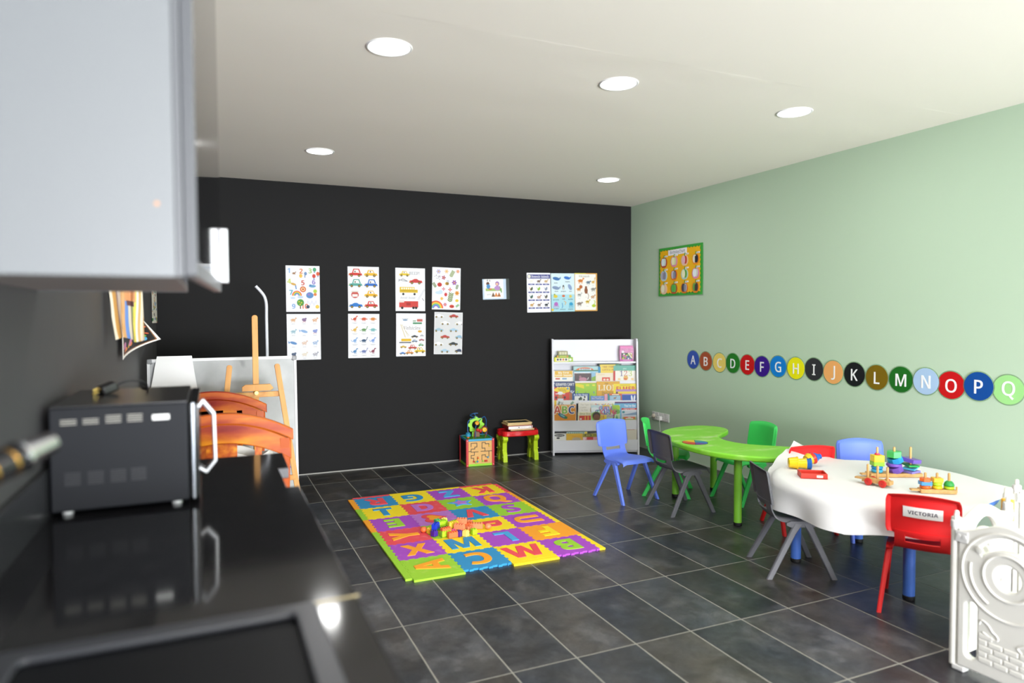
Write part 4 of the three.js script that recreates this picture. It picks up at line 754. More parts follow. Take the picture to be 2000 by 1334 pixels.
// ================= red activity table with boards on it =================
{
  const g = thing('activity_table', 'small red-topped toy table on lime plastic legs', 'toy table', [-1.51, 0, .205], -.06);
  const red = pl('#d0141b', .3), lime = pl('#b9d61a', .35);
  const o = []; const n = 72; for (let i = 0; i < n; i++) { const t = i / n * Math.PI * 2; const sx = .208, sz = .135; const c = Math.cos(t), s = Math.sin(t); const sq = Math.pow(Math.abs(c) ** 3.4 + Math.abs(s) ** 3.4, -1 / 3.4); const lob = 1 + .030 * Math.cos(t * 8); o.push([c * sq * sx * lob, s * sq * sz * lob]); }
  mesh('tray', xf(ext(shapeOf(o), .042, .010, 3), [0, .298, 0], [Math.PI / 2, 0, 0]), red, g);
  const inner = o.map(([a, b]) => [a * .90, b * .87]);
  mesh('tray_rim', xf(ext(shapeOf(o.map(([a, b]) => [a * .985, b * .98]), [[...inner].reverse()]), .014, .004, 2), [0, .308, 0], [Math.PI / 2, 0, 0]), red, g);
  for (const s of [-1, 1]) {
    const lg = mesh('leg_frame', (() => {
      const prof = [[-.105, 0], [-.045, 0], [-.035, .07], [-.02, .10], [.02, .10], [.035, .07], [.045, 0], [.105, 0], [.098, .075], [.082, .10], [.085, .19], [.105, .215], [.1, .255], [.07, .262], [-.07, .262], [-.1, .255], [-.105, .215], [-.085, .19], [-.082, .10], [-.098, .075]];
      const hole = ring(.036, 20, 0, .175, 1, 1, true);
      return xf(ext(shapeOf(prof, [hole]), .046, .005, 2).translate(0, 0, -.023), [s * .168, 0, 0], [0, Math.PI / 2, 0]);
    })(), lime, g);
    mesh('leg_cross', rb(.02, .016, .10, .003, [s * .168, .178, 0], [.8, 0, 0]), lime, lg); mesh('leg_cross', rb(.02, .016, .10, .003, [s * .168, .178, 0], [-.8, 0, 0]), lime, lg);
    for (const z of [-.085, .085]) { mesh('leg_roll', cy(.026, .026, .05, [s * .168, .232, z], [0, 0, Math.PI / 2], 20), lime, lg); for (const y of [.05, .12, .232]) mesh('rivet', new THREE.SphereGeometry(.005, 10, 8).translate(s * .168 + s * .024, y, z), pl('#dcee62', .35), lg); }
  }
  const wood = mat('#d9bd85', .5), slate = mat('#1f2624', .4);
  const board = (label, x, y, z, ry, wd, dp, h2) => { const b = thing('framed_slate', label, 'slate', [x, y, z], ry, 'framed slates stacked on the toy table'); mesh('slate', bx(wd - .03, h2 * .6, dp - .03, [0, h2 / 2, 0]), slate, b); for (const s of [-1, 1]) { mesh('frame_bar', rb(wd, h2, .022, .003, [0, h2 / 2, s * (dp / 2 - .011)]), wood, b); mesh('frame_bar', rb(.022, h2, dp - .044, .003, [s * (wd / 2 - .011), h2 / 2, 0]), wood, b); } };
  board('wooden framed slate lowest in the pile on the toy table', -1.485, .3090, .20, -.10, .255, .19, .013);
  const t = canvasTex(512, 80, (c, w, h) => { c.fillStyle = '#efeeec'; c.fillRect(0, 0, w, h); c.fillStyle = '#8a2226'; c.fillRect(w - 24, 0, 12, h); c.fillStyle = '#333'; c.fillRect(210, 22, 22, 26); c.font = '24px sans-serif'; c.fillStyle = '#777'; c.fillText('· · 0 E V C · *', 250, 46); c.fillStyle = '#555'; c.fillRect(430, 44, 44, 6); });
  const bk = thing('game_box', 'flat red and white box between the framed slates', 'box', [-1.505, .3225, .195], -.10);
  mesh('box_body', rb(.262, .034, .195, .002, [0, .017, 0]), pl('#8e1a20', .45), bk); mesh('spine_label', bx(.255, .028, .001, [0, .016, .0982]), mat(0xffffff, .5, { map: t }), bk); mesh('top_print', bx(.25, .001, .185, [0, .0346, 0]), mat('#a32a2c', .45), bk);
  board('wooden framed slate second from the top of the pile', -1.512, .3580, .185, -.06, .262, .185, .014);
  board('wooden framed slate lying on top of the pile', -1.505, .3725, .190, -.12, .258, .185, .014);
}
// ================= drawing helpers for printed sheets =================
const ell = (c, x, y, a, b, col, rot = 0) => { c.fillStyle = col; c.beginPath(); c.ellipse(x, y, a, b, rot, 0, 7); c.fill(); };
const rec = (c, x, y, w, h, col) => { c.fillStyle = col; c.fillRect(x, y, w, h); };
const poly = (c, p, col) => { c.fillStyle = col; c.beginPath(); p.forEach(([x, y], i) => i ? c.lineTo(x, y) : c.moveTo(x, y)); c.closePath(); c.fill(); };
const stroke = (c, p, col, w) => { c.strokeStyle = col; c.lineWidth = w; c.lineCap = 'round'; c.lineJoin = 'round'; c.beginPath(); p.forEach(([x, y], i) => i ? c.lineTo(x, y) : c.moveTo(x, y)); c.stroke(); };
const txt = (c, s, x, y, px, col, al = 'center', f = 'bold', fam = 'sans-serif', mw) => { c.fillStyle = col; c.font = `${f} ${px}px ${fam}`; c.textAlign = al; c.textBaseline = 'middle'; mw ? c.fillText(s, x, y, mw) : c.fillText(s, x, y); };
function car(c, x, y, s, col, kind = 0) {
  const roof = kind === 1 ? [[-.25, -.1], [-.15, -.42], [.3, -.42], [.42, -.1]] : kind === 2 ? [[-.3, -.1], [-.1, -.2], [.1, -.2], [.25, -.1]] : [[-.3, -.08], [-.2, -.34], [.18, -.34], [.32, -.08]];
  poly(c, roof.map(([a, b]) => [x + a * s, y + b * s]), col); if (kind !== 2) { poly(c, roof.map(([a, b]) => [x + a * s * .72 + .02 * s, y + b * s * .8 - .015 * s]), '#f6f4ee'); ell(c, x - .02 * s, y - .2 * s, .05 * s, .06 * s, '#4a2d22'); }
  c.fillStyle = col; c.beginPath(); c.moveTo(x - .52 * s, y + .1 * s); c.lineTo(x - .5 * s, y - .06 * s); c.quadraticCurveTo(x, y - .16 * s, x + .5 * s, y - .06 * s); c.lineTo(x + .54 * s, y + .1 * s); c.closePath(); c.fill();
  for (const d of [-.29, .29]) { ell(c, x + d * s, y + .11 * s, .1 * s, .1 * s, '#1c1a1a'); ell(c, x + d * s, y + .11 * s, .045 * s, .045 * s, '#e8c13a'); } ell(c, x - .47 * s, y - .01 * s, .035 * s, .035 * s, '#f4dc6a');
}
function beast(c, x, y, s, col, o = {}) { // four-legged silhouette
  const n = o.neck ?? .12; ell(c, x, y, .3 * s, .17 * s, col); for (const d of [-.22, -.1, .1, .22]) rec(c, x + d * s - .03 * s, y + .08 * s, .06 * s, .24 * s, col);
  stroke(c, [[x + .24 * s, y - .04 * s], [x + .32 * s, y - (n + .08) * s]], col, .1 * s); ell(c, x + .37 * s, y - (n + .12) * s, .12 * s, .085 * s, col, .2); stroke(c, [[x - .28 * s, y - .05 * s], [x - .42 * s, y + (o.tail ?? .05) * s]], col, .04 * s);
  if (o.mark) { ell(c, x - .08 * s, y - .03 * s, .09 * s, .06 * s, o.mark); ell(c, x + .12 * s, y + .02 * s, .07 * s, .05 * s, o.mark); } ell(c, x + .32 * s, y - (n + .2) * s, .03 * s, .05 * s, col);
}
function dino(c, x, y, s, col, k) {
  if (k % 3 === 0) { ell(c, x, y, .2 * s, .15 * s, col, -.4); stroke(c, [[x - .12 * s, y + .05 * s], [x - .3 * s, y + .12 * s], [x - .42 * s, y - .05 * s]], col, .06 * s); stroke(c, [[x + .1 * s, y - .08 * s], [x + .2 * s, y - .26 * s]], col, .1 * s); ell(c, x + .26 * s, y - .3 * s, .11 * s, .06 * s, col); for (const d of [-.06, .08]) rec(c, x + d * s, y + .06 * s, .06 * s, .24 * s, col); }
  else if (k % 3 === 1) { ell(c, x, y, .26 * s, .14 * s, col); for (const d of [-.18, -.06, .08, .18]) rec(c, x + d * s - .025 * s, y + .06 * s, .05 * s, .2 * s, col); stroke(c, [[x + .2 * s, y], [x + .34 * s, y - .14 * s], [x + .36 * s, y - .32 * s]], col, .07 * s); ell(c, x + .4 * s, y - .34 * s, .07 * s, .045 * s, col); stroke(c, [[x - .22 * s, y], [x - .4 * s, y + .1 * s], [x - .48 * s, y + .02 * s]], col, .05 * s); }
  else { ell(c, x, y + .02 * s, .27 * s, .13 * s, col); for (let i = 0; i < 6; i++) poly(c, [[x - .22 * s + i * .08 * s, y - .07 * s], [x - .17 * s + i * .08 * s, y - .24 * s + Math.abs(i - 2.5) * .03 * s], [x - .12 * s + i * .08 * s, y - .07 * s]], col); for (const d of [-.16, -.05, .07, .16]) rec(c, x + d * s - .025 * s, y + .08 * s, .05 * s, .17 * s, col); ell(c, x + .34 * s, y + .02 * s, .1 * s, .06 * s, col); stroke(c, [[x - .25 * s, y + .02 * s], [x - .46 * s, y - .02 * s]], col, .05 * s); }
}
function flower(c, x, y, s, col, mid = '#e8b83a', n = 6) { for (let i = 0; i < n; i++) { const t = i / n * 6.283; ell(c, x + Math.cos(t) * s * .55, y + Math.sin(t) * s * .55, s * .4, s * .26, col, t); } ell(c, x, y, s * .26, s * .26, mid); }
function leaf(c, x, y, s, col, rot) { c.save(); c.translate(x, y); c.rotate(rot); stroke(c, [[0, s], [0, -s]], col, s * .09); for (let i = -2; i <= 2; i++) for (const d of [-1, 1]) ell(c, d * s * .28, i * s * .36, s * .3, s * .13, col, d * -.6); c.restore(); }
function rainbow(c, x, y, r) { ['#e0483a', '#ef9438', '#f0d04a', '#7cbf5a', '#5a9ed8', '#8a6ac0'].forEach((k, i) => { c.strokeStyle = k; c.lineWidth = r * .14; c.beginPath(); c.arc(x, y, r * (1 - i * .13), Math.PI, 0); c.stroke(); }); }
function cap(c, x, y, w) { rec(c, x - w / 2, y, w, 3, '#9a9a9e'); }
const PW = 420, PH = 594;
const blank = (c, w, h, col = '#f1f2f5') => rec(c, 0, 0, w, h, col);
const posters = {
  numbers(c, w, h) {
    blank(c, w, h); const N = [['1', .1, .11, '#8fb6e6'], ['2', .45, .12, '#dd7a3a'], ['3', .72, .11, '#9fc45a'], ['4', .1, .34, '#cfd85a'], ['5', .5, .37, '#cc4a34'], ['6', .82, .35, '#8a74c4'], ['7', .15, .58, '#49a7c4'], ['9', .22, .88, '#7aa8de'], ['10', .54, .88, '#dd6a3a']];
    for (const [s, x, y, k] of N) txt(c, s, x * w, y * h, 86, k);
    beast(c, .24 * w, .165 * h, 60, '#9a6a3c'); for (const [x, y, k] of [[.85, .08, '#52a878'], [.95, .17, '#d8603a'], [.83, .22, '#d2483a']]) { ell(c, x * w, y * h, 22, 26, k); rec(c, x * w - 8, y * h + 28, 16, 13, '#4f8ecb'); }
    ell(c, .58 * w, .17 * h, 18, 22, '#6f8fb8'); rec(c, .55 * w, .2 * h, 10, 34, '#5878a4'); ell(c, .44 * w, .22 * h, 20, 26, '#ecc04e'); ell(c, .5 * w, .51 * h, 38, 38, '#d8693a'); ell(c, .5 * w, .51 * h, 24, 24, '#f0d7a2'); ell(c, .5 * w, .51 * h, 12, 12, '#c8492e');
    ell(c, .78 * w, .44 * h, 44, 18, '#6aa0c8'); ell(c, .72 * w, .42 * h, 14, 10, '#4c7fb4'); stroke(c, [[.28 * w, .42 * h], [.3 * w, .5 * h]], '#5f8fcc', 14); ell(c, .22 * w, .4 * h, 34, 14, '#d9a84c', .3);
    rainbow(c, .32 * w, .645 * h, 56); ell(c, .2 * w, .7 * h, 30, 12, '#c4d8ee'); ell(c, .42 * w, .68 * h, 36, 15, '#b9d0ec'); ell(c, .7 * w, .64 * h, 46, 40, '#5a8cc4'); ell(c, .67 * w, .62 * h, 18, 15, '#8f7cc0'); ell(c, .86 * w, .55 * h, 24, 24, '#b6d24c'); ell(c, .86 * w, .62 * h, 20, 20, '#e0833c');
    rec(c, .4 * w, .83 * h, 14, 62, '#7a4f30'); ell(c, .42 * w, .8 * h, 44, 44, '#4f9a3e'); for (const [a, b] of [[.38, .78], [.45, .8], [.41, .84]]) ell(c, a * w, b * h, 9, 9, '#d8c034'); ell(c, .64 * w, .89 * h, 22, 22, '#37465f');
    for (let i = 0; i < 5; i++) { ell(c, (.64 + i * .06) * w, (.79 + (i % 2) * .04) * h, 9, 24, '#dcdcea'); } flower(c, .92 * w, .89 * h, 28, '#ecc642', '#f3d96a', 8);
  },
  cars(c, w, h) { blank(c, w, h); [['#cf3a2e', 1], ['#e6b422', 0], ['#55a598', 1], ['#2a6cc4', 1], ['#c65048', 3], ['#e8b21e', 0], ['#2a78c8', 2], ['#d0382f', 0]].forEach(([k, t], i) => { const x = (i % 2 ? .73 : .24) * w, y = (.17 + Math.floor(i / 2) * .235) * h; if (t === 3) { c.fillStyle = k; c.beginPath(); c.ellipse(x - 8, y - 4, 50, 46, 0, 0, 7); c.fill(); rec(c, x - 44, y - 10, 72, 34, '#f3ece6'); rec(c, x - 56, y - 54, 96, 16, '#d9cfc4'); } else car(c, x, y, 172, k, t); }); },
  vehicles(c, w, h) {
    blank(c, w, h); car(c, .3 * w, .15 * h, 140, '#e4c424', 0); txt(c, 'BEEP!', .64 * w, .12 * h, 54, '#8a8a8e', 'center', '', 'serif'); for (let i = 0; i < 7; i++) stroke(c, [[.1 * w, (.25 + i * .012) * h], [.24 * w, (.31 - i * .012) * h], [.42 * w, .31 * h]], '#6f6f72', 2);
    car(c, .68 * w, .31 * h, 180, '#c93a34', 2); rec(c, .14 * w, .44 * h, 210, 78, '#e0bb26'); rec(c, .64 * w, .5 * h, 46, 44, '#e0bb26'); for (let i = 0; i < 6; i++) rec(c, (.19 + i * .075) * w, .455 * h, 22, 24, '#f5f1dc'); stroke(c, [[.14 * w, .53 * h], [.72 * w, .53 * h]], '#4b3f14', 4); for (const x of [.26, .64]) ell(c, x * w, .605 * h, 16, 16, '#26231f');
    txt(c, 'honk! honk!', .42 * w, .69 * h, 38, '#9c9ca0', 'center', 'italic', 'serif'); rec(c, .12 * w, .77 * h, 270, 86, '#cf3f38'); rec(c, .12 * w, .75 * h, 70, 30, '#e7d9d3'); rec(c, .36 * w, .8 * h, 60, 40, '#a82b28'); for (const x of [.22, .6, .69]) ell(c, x * w, .925 * h, 18, 18, '#211f20'); stroke(c, [[.74 * w, .74 * h], [.97 * w, .48 * h]], '#8f8f94', 3); stroke(c, [[.78 * w, .74 * h], [.99 * w, .5 * h]], '#8f8f94', 3); stroke(c, [[.9 * w, .7 * h], [.96 * w, .76 * h]], '#3a3f56', 6);
  },
  garden(c, w, h) {
    blank(c, w, h); flower(c, .22 * w, .1 * h, 36, '#b9aed4'); flower(c, .5 * w, .09 * h, 34, '#ecc9a0'); leaf(c, .7 * w, .14 * h, 52, '#8fa05a', .5); flower(c, .9 * w, .08 * h, 30, '#e79a86'); for (let i = 0; i < 12; i++) { const x = (.08 + .2 * rnd()) * w, y = (.17 + .14 * rnd()) * h; ell(c, x, y, 5, 5, '#5a4a66'); } flower(c, .4 * w, .24 * h, 34, '#b23e72', '#d9a23c', 5); flower(c, .78 * w, .35 * h, 40, '#9a4aa8'); ell(c, .52 * w, .38 * h, 30, 22, '#e0a92c'); for (const d of [-12, 2, 14]) rec(c, .52 * w + d, .38 * h - 20, 7, 40, '#33261f'); ell(c, .55 * w, .32 * h, 22, 16, '#c8ccd8');
    ell(c, .26 * w, .41 * h, 34, 29, '#c8302b'); rec(c, .25 * w, .35 * h, 5, 18, '#556b2c'); leaf(c, .08 * w, .42 * h, 40, '#6f8344', -.6); leaf(c, .88 * w, .45 * h, 36, '#6d8248', .3); flower(c, .4 * w, .51 * h, 28, '#cf5a88', '#e0a060', 4); flower(c, .63 * w, .52 * h, 32, '#d8566a', '#e3a83c', 4); ell(c, .24 * w, .6 * h, 54, 22, '#c6ddec'); ell(c, .3 * w, .57 * h, 28, 20, '#c6ddec'); ell(c, .48 * w, .64 * h, 22, 26, '#cc3638'); flower(c, .88 * w, .6 * h, 38, '#e59a2c', '#b9621e'); leaf(c, .65 * w, .7 * h, 70, '#7b8e4c', .2); flower(c, .34 * w, .74 * h, 28, '#ecb85a'); rainbow(c, .14 * w, .97 * h, 100); flower(c, .46 * w, .88 * h, 30, '#d06a98'); ell(c, .7 * w, .92 * h, 36, 24, '#d1412e'); for (const d of [-14, 4, 16]) ell(c, .7 * w + d, .92 * h, 5, 5, '#2a2120'); ell(c, .88 * w, .78 * h, 26, 20, '#e6c22e'); leaf(c, .9 * w, .9 * h, 30, '#5fa046', .9);
  },
  animals(c, w, h) { blank(c, w, h); const k = ['#dcae84', '#8a6f94', '#d9a070', '#9ec0cc', '#8fb2dc', '#8a9ad2', '#5d8fc6', '#dcb9a2', '#8faed4', '#4f5f7a', '#e0d2bc', '#9a9aa8']; for (let i = 0; i < 12; i++) { const x = (.19 + (i % 3) * .32) * w, y = (.13 + Math.floor(i / 3) * .25) * h; if (i % 4 === 1) { ell(c, x, y, 28, 20, k[i], .4); ell(c, x + 20, y - 16, 14, 11, k[i]); stroke(c, [[x - 8, y + 14], [x - 14, y + 36]], '#c04a3a', 4); stroke(c, [[x + 8, y + 14], [x + 14, y + 34]], '#c04a3a', 4); } else if (i === 4 || i === 6) { ell(c, x, y, 44, 17, k[i], .3); poly(c, [[x - 40, y - 8], [x - 66, y - 26], [x - 58, y + 10]], k[i]); } else beast(c, x, y, 92, k[i], { mark: i % 3 ? '#f4f0ea' : null }); cap(c, x, y + 50, 40); } },
  dinos(c, w, h) { blank(c, w, h); const k = ['#c8492a', '#d25a36', '#d8893c', '#d9ae4a', '#5f8f52', '#74b2b2', '#7fa6d6', '#2f4f70', '#7f9fd8', '#4f86b8', '#6a78ac', '#8a3f52']; for (let i = 0; i < 12; i++) { const x = (.21 + (i % 3) * .29) * w, y = (.115 + Math.floor(i / 3) * .245) * h; dino(c, x, y, 118, k[i], i === 1 ? 2 : i % 3 === 2 && i > 5 ? 0 : i); cap(c, x, y + 52, 74); cap(c, x, y + 60, 46); } },
  machines(c, w, h) {
    blank(c, w, h); txt(c, 'Vehicles', .52 * w, .34 * h, 62, '#8b7f7c', 'center', 'italic', 'serif'); ell(c, .3 * w, .155 * h, 34, 10, '#6f8fb0'); stroke(c, [[.2 * w, .13 * h], [.4 * w, .125 * h]], '#55606a', 4); rec(c, .56 * w, .21 * h, 130, 22, '#3f8a5a'); rec(c, .7 * w, .13 * h, 80, 36, '#c7665c'); rec(c, .56 * w, .16 * h, 46, 20, '#9fb09c');
    for (let i = 0; i < 8; i++) stroke(c, [[(.16 + i * .016) * w, (.27 + i * .035) * h], [(.2 + i * .02) * w, (.29 + i * .04) * h]], '#c9b25a', 3); stroke(c, [[.15 * w, .26 * h], [.3 * w, .56 * h]], '#cbb04c', 5); stroke(c, [[.2 * w, .26 * h], [.4 * w, .54 * h]], '#cbb04c', 4); stroke(c, [[.3 * w, .4 * h], [.44 * w, .52 * h]], '#b09a40', 4); rec(c, .17 * w, .59 * h, 140, 36, '#e2b820'); rec(c, .1 * w, .665 * h, 170, 16, '#55575a'); ell(c, .8 * w, .42 * h, 30, 16, '#d9a83a');
    [['#3a3d44', .62, .54, 96, 2], ['#8a96a8', .87, .52, 50, 0], ['#5f7fa8', .62, .65, 80, 0], ['#b06a74', .86, .62, 80, 2], ['#3f9a62', .84, .74, 76, 0], ['#c8453e', .55, .8, 120, 0], ['#cfae4a', .24, .78, 90, 2], ['#4f7fc0', .22, .93, 90, 2], ['#d88a3a', .45, .92, 110, 0], ['#e0bf2a', .8, .88, 150, 0]].forEach(([k, x, y, s, t]) => car(c, x * w, y * h, s, k, t));
  },
  racers(c, w, h) { blank(c, w, h, '#d7d8d8'); rec(c, 0, 0, w, 8, '#f1f1f2'); for (let r = 0; r < 6; r++) for (let i = 0; i < 3; i++) { const x = ((i * .52) + (r % 2 ? .38 : .16)) * w, y = (.09 + r * .166) * h; const k = ['#f2f2f2', '#a8c8dc', '#f4f4f4', '#b8403a', '#34405a', '#f0f0f0', '#8fb4cc', '#3c4a4e', '#f2f2f2', '#b33a36', '#9fc0d0', '#2f3a3c'][(r * 5 + i * 3) % 12]; car(c, x, y, 132, k, 2); } c.strokeStyle = '#f4f4f5'; c.lineWidth = 16; c.strokeRect(0, 0, w, h); }
};
const back = [['numbers', -3.577, 1.7225, .300, .423, 0, 'poster of coloured numbers one to ten with small pictures', 'white'], ['cars', -3.020, 1.729, .297, .42, .002, 'poster of eight cartoon cars in two columns'], ['vehicles', -2.563, 1.727, .297, .42, -.004, 'poster of sketched yellow bus and red fire engine'], ['garden', -2.193, 1.741, .297, .42, -.022, 'poster of flowers insects and a rainbow'],
  ['animals', -3.575, 1.280, .300, .423, 0, 'poster of twelve pale watercolour animals'], ['dinos', -3.023, 1.281, .297, .42, -.008, 'poster of twelve coloured dinosaurs in rows'], ['machines', -2.561, 1.284, .297, .42, -.012, 'poster of a yellow crane and small vehicles'], ['racers', -2.176, 1.294, .297, .42, -.028, 'grey poster of vintage racing cars']];
for (const [k, x, y, w, h, rz, lb] of back) {
  seedState = 99; const o = one('wall_poster', bx(w, h, .0012), mat('#ebebec', .7, { map: canvasTex(PW, PH, posters[k]) }), lb, 'poster', [x, y, .003], 0, 'posters on the dark wall'); o.rotation.z = rz;
}
{
  const t = canvasTex(320, 264, (c, w, h) => { rec(c, 0, 0, w, h, '#c3d6ea'); rec(c, 22, 0, w - 60, h - 16, '#f5f5f3'); txt(c, 'A a', 82, 18, 36, '#3a3550'); rec(c, 40, 120, 220, 36, '#9fb86a'); ell(c, 72, 60, 22, 24, '#5b3325'); ell(c, 78, 96, 26, 30, '#3f86c0'); rec(c, 82, 120, 40, 16, '#d2603a'); ell(c, 200, 60, 28, 30, '#9a6ab0'); ell(c, 196, 66, 18, 18, '#e6b898'); ell(c, 200, 118, 42, 30, '#b58ac4'); for (let i = 0; i < 9; i++) stroke(c, [[250, 180], [232 + i * 4, 90 + i * 10]], '#5f9a4c', 4); for (const [x, k] of [[140, '#6b4a2c'], [180, '#d8853c'], [220, '#a8642e']]) poly(c, [[x - 24, 230], [x, 170], [x + 26, 230]], k); txt(c, 'ants', 84, 198, 32, '#8f8f94', 'center', '', 'sans-serif'); });
  const g = thing('picture_card', 'small laminated alphabet card with two children drawn on it', 'card', [-1.655, 1.742, .004]); g.rotation.z = .03;
  mesh('card', bx(.262, .208, .001, [-.018, .0, .0012]), mat('#ebebec', .6, { map: t }), g);
  mesh('laminate', bx(.300, .215, .0012, [0, 0, 0]), mat('#28302e', .3), g);
}
{
  const A = (draw) => mat('#ebebec', .7, { map: canvasTex(400, 594, draw) });
  const dom = A((c, w, h) => { blank(c, w, h); rec(c, 40, 24, w - 44, 62, '#3a3f86'); txt(c, 'Domestic Animals', w / 2 + 26, 56, 50, '#f2f2fa', 'center', 'bold', 'serif', 300); ell(c, 40, 54, 34, 34, '#3a3f86'); ell(c, 40, 54, 28, 28, '#e9e8d8'); const k = ['#e8e4da', '#7a6458', '#c8a878', '#4a5a3c', '#8fb83c', '#8a94a8', '#3f5f52', '#a86a40', '#5a5850', '#c89a54', '#8a7264', '#2f353f']; for (let i = 0; i < 12; i++) { const x = (.19 + (i % 3) * .31) * w, y = (.21 + Math.floor(i / 3) * .2) * h; if (i >= 3 && i <= 5 || i === 6 || i === 8) { ell(c, x, y, 26, 18, k[i], -.6); ell(c, x + 12, y - 22, 11, 11, k[i]); stroke(c, [[x, y + 14], [x, y + 34]], '#c98a34', 4); stroke(c, [[x - 16, y - 4], [x - 34, y - 22]], i === 3 ? '#d8622a' : k[i], 8); } else beast(c, x, y, 92, k[i], { mark: i === 7 ? '#f1ede6' : null }); rec(c, x - 54, y + 38, 108, 20, '#4a4f92'); rec(c, x - 20, y + 45, 40, 6, '#cfd2ee'); } });
  const sea = A((c, w, h) => { rec(c, 0, 0, w, h, '#d4e8ee'); rec(c, 0, h * .55, w, h * .45, '#a9d8e2'); const fish = (x, y, s, k) => { ell(c, x, y, s, s * .42, k, .2); poly(c, [[x + s * .8, y - s * .1], [x + s * 1.3, y - s * .55], [x + s * 1.2, y + s * .2]], k); }; fish(.22 * w, .14 * h, 60, '#3a6fae'); fish(.68 * w, .12 * h, 54, '#2f6fc4'); fish(.2 * w, .38 * h, 62, '#7f94b4'); ell(c, .52 * w, .37 * h, 16, 40, '#33363c'); ell(c, .52 * w, .39 * h, 9, 28, '#f2efe6'); ell(c, .8 * w, .36 * h, 28, 50, '#8aa0c4', -.5); ell(c, .18 * w, .6 * h, 36, 24, '#d9c03a'); ell(c, .14 * w, .55 * h, 14, 12, '#8aa83a'); ell(c, .52 * w, .59 * h, 26, 18, '#d0663a'); flower(c, .82 * w, .6 * h, 30, '#e2c232', '#e2c232', 5); ell(c, .2 * w, .8 * h, 34, 32, '#b068b8'); for (let i = 0; i < 5; i++) stroke(c, [[(.12 + i * .04) * w, .83 * h], [(.08 + i * .06) * w, .89 * h]], '#b068b8', 8); stroke(c, [[.46 * w, .78 * h], [.48 * w, .86 * h], [.45 * w, .9 * h]], '#4f8fc4', 12); stroke(c, [[.54 * w, .72 * h], [.62 * w, .76 * h], [.58 * w, .82 * h]], '#d89a34', 10); ell(c, .84 * w, .8 * h, 32, 26, '#2f9ac4'); for (let i = 0; i < 4; i++) stroke(c, [[(.77 + i * .05) * w, .82 * h], [(.76 + i * .05) * w, .9 * h]], '#2f9ac4', 8); for (const [s, x, y] of [['whale', .2, .25], ['dolphin', .7, .22], ['shark', .22, .47], ['penguin', .52, .47], ['seal', .82, .47], ['sea turtle', .2, .69], ['crab', .52, .67], ['starfish', .82, .68], ['octopus', .2, .92], ['seahorse', .48, .94], ['jellyfish', .82, .94]]) txt(c, s, x * w, y * h, 22, '#22303a', 'center', 'bold'); ell(c, 20, h - 30, 20, 20, '#e2c63a'); });
  const wild = A((c, w, h) => { rec(c, 0, 0, w, h, '#d9a24e'); rec(c, 0, 0, w * .5, 14, '#d8cf5a'); rec(c, 8, 16, w - 32, h - 34, '#f2f1ea'); txt(c, 'Wild Animals', .42 * w, .085 * h, 40, '#6a6660', 'center', '', 'serif', 190); beast(c, .26 * w, .2 * h, 140, '#d8873a', { mark: '#b5622a' }); beast(c, .6 * w, .24 * h, 110, '#5f7486', { neck: .02 }); beast(c, .82 * w, .23 * h, 90, '#d8a63e', { neck: .55 }); beast(c, .18 * w, .42 * h, 110, '#d08a38'); ell(c, .27 * w, .36 * h, 30, 28, '#b3622a'); ell(c, .5 * w, .46 * h, 30, 50, '#8a5232'); ell(c, .5 * w, .37 * h, 20, 18, '#8a5232'); stroke(c, [[.56 * w, .52 * h], [.62 * w, .6 * h], [.58 * w, .68 * h]], '#8a5232', 8); beast(c, .82 * w, .42 * h, 120, '#8f8d84', { neck: 0 }); beast(c, .2 * w, .57 * h, 110, '#b9b9b6', { mark: '#3a3a3a' }); beast(c, .8 * w, .62 * h, 100, '#b97c3e', { mark: '#f0e0c8' }); beast(c, .2 * w, .8 * h, 130, '#8d7f74', { neck: 0 }); beast(c, .56 * w, .75 * h, 110, '#d8b83c', { mark: '#5a4420' }); ell(c, .84 * w, .86 * h, 36, 24, '#b3c832'); stroke(c, [[.84 * w, .84 * h], [.9 * w, .76 * h], [.86 * w, .72 * h]], '#b3c832', 12); for (const [x, y] of [[.25, .29], [.6, .33], [.82, .33], [.14, .51], [.5, .63], [.84, .52], [.2, .67], [.2, .91], [.55, .87]]) cap(c, x * w, y * h, 36); });
  const P = [[dom, -1.162, 1.7115, .279, .418, .016, 'animal chart with a dark blue heading and labelled farm animals'], [sea, -.873, 1.7155, .286, .412, .016, 'pale blue chart of labelled sea creatures'], [wild, -.586, 1.7225, .283, .415, .013, 'orange bordered chart of wild animals']];
  P.forEach(([m, x, y, w, h, rz, lb], i) => { const o = one('animal_chart', bx(w, h, .0012), m, lb, 'poster', [x, y, .0026 + (i === 1 ? .0016 : 0)], 0, 'joined animal charts on the dark wall'); o.rotation.z = rz; });
}
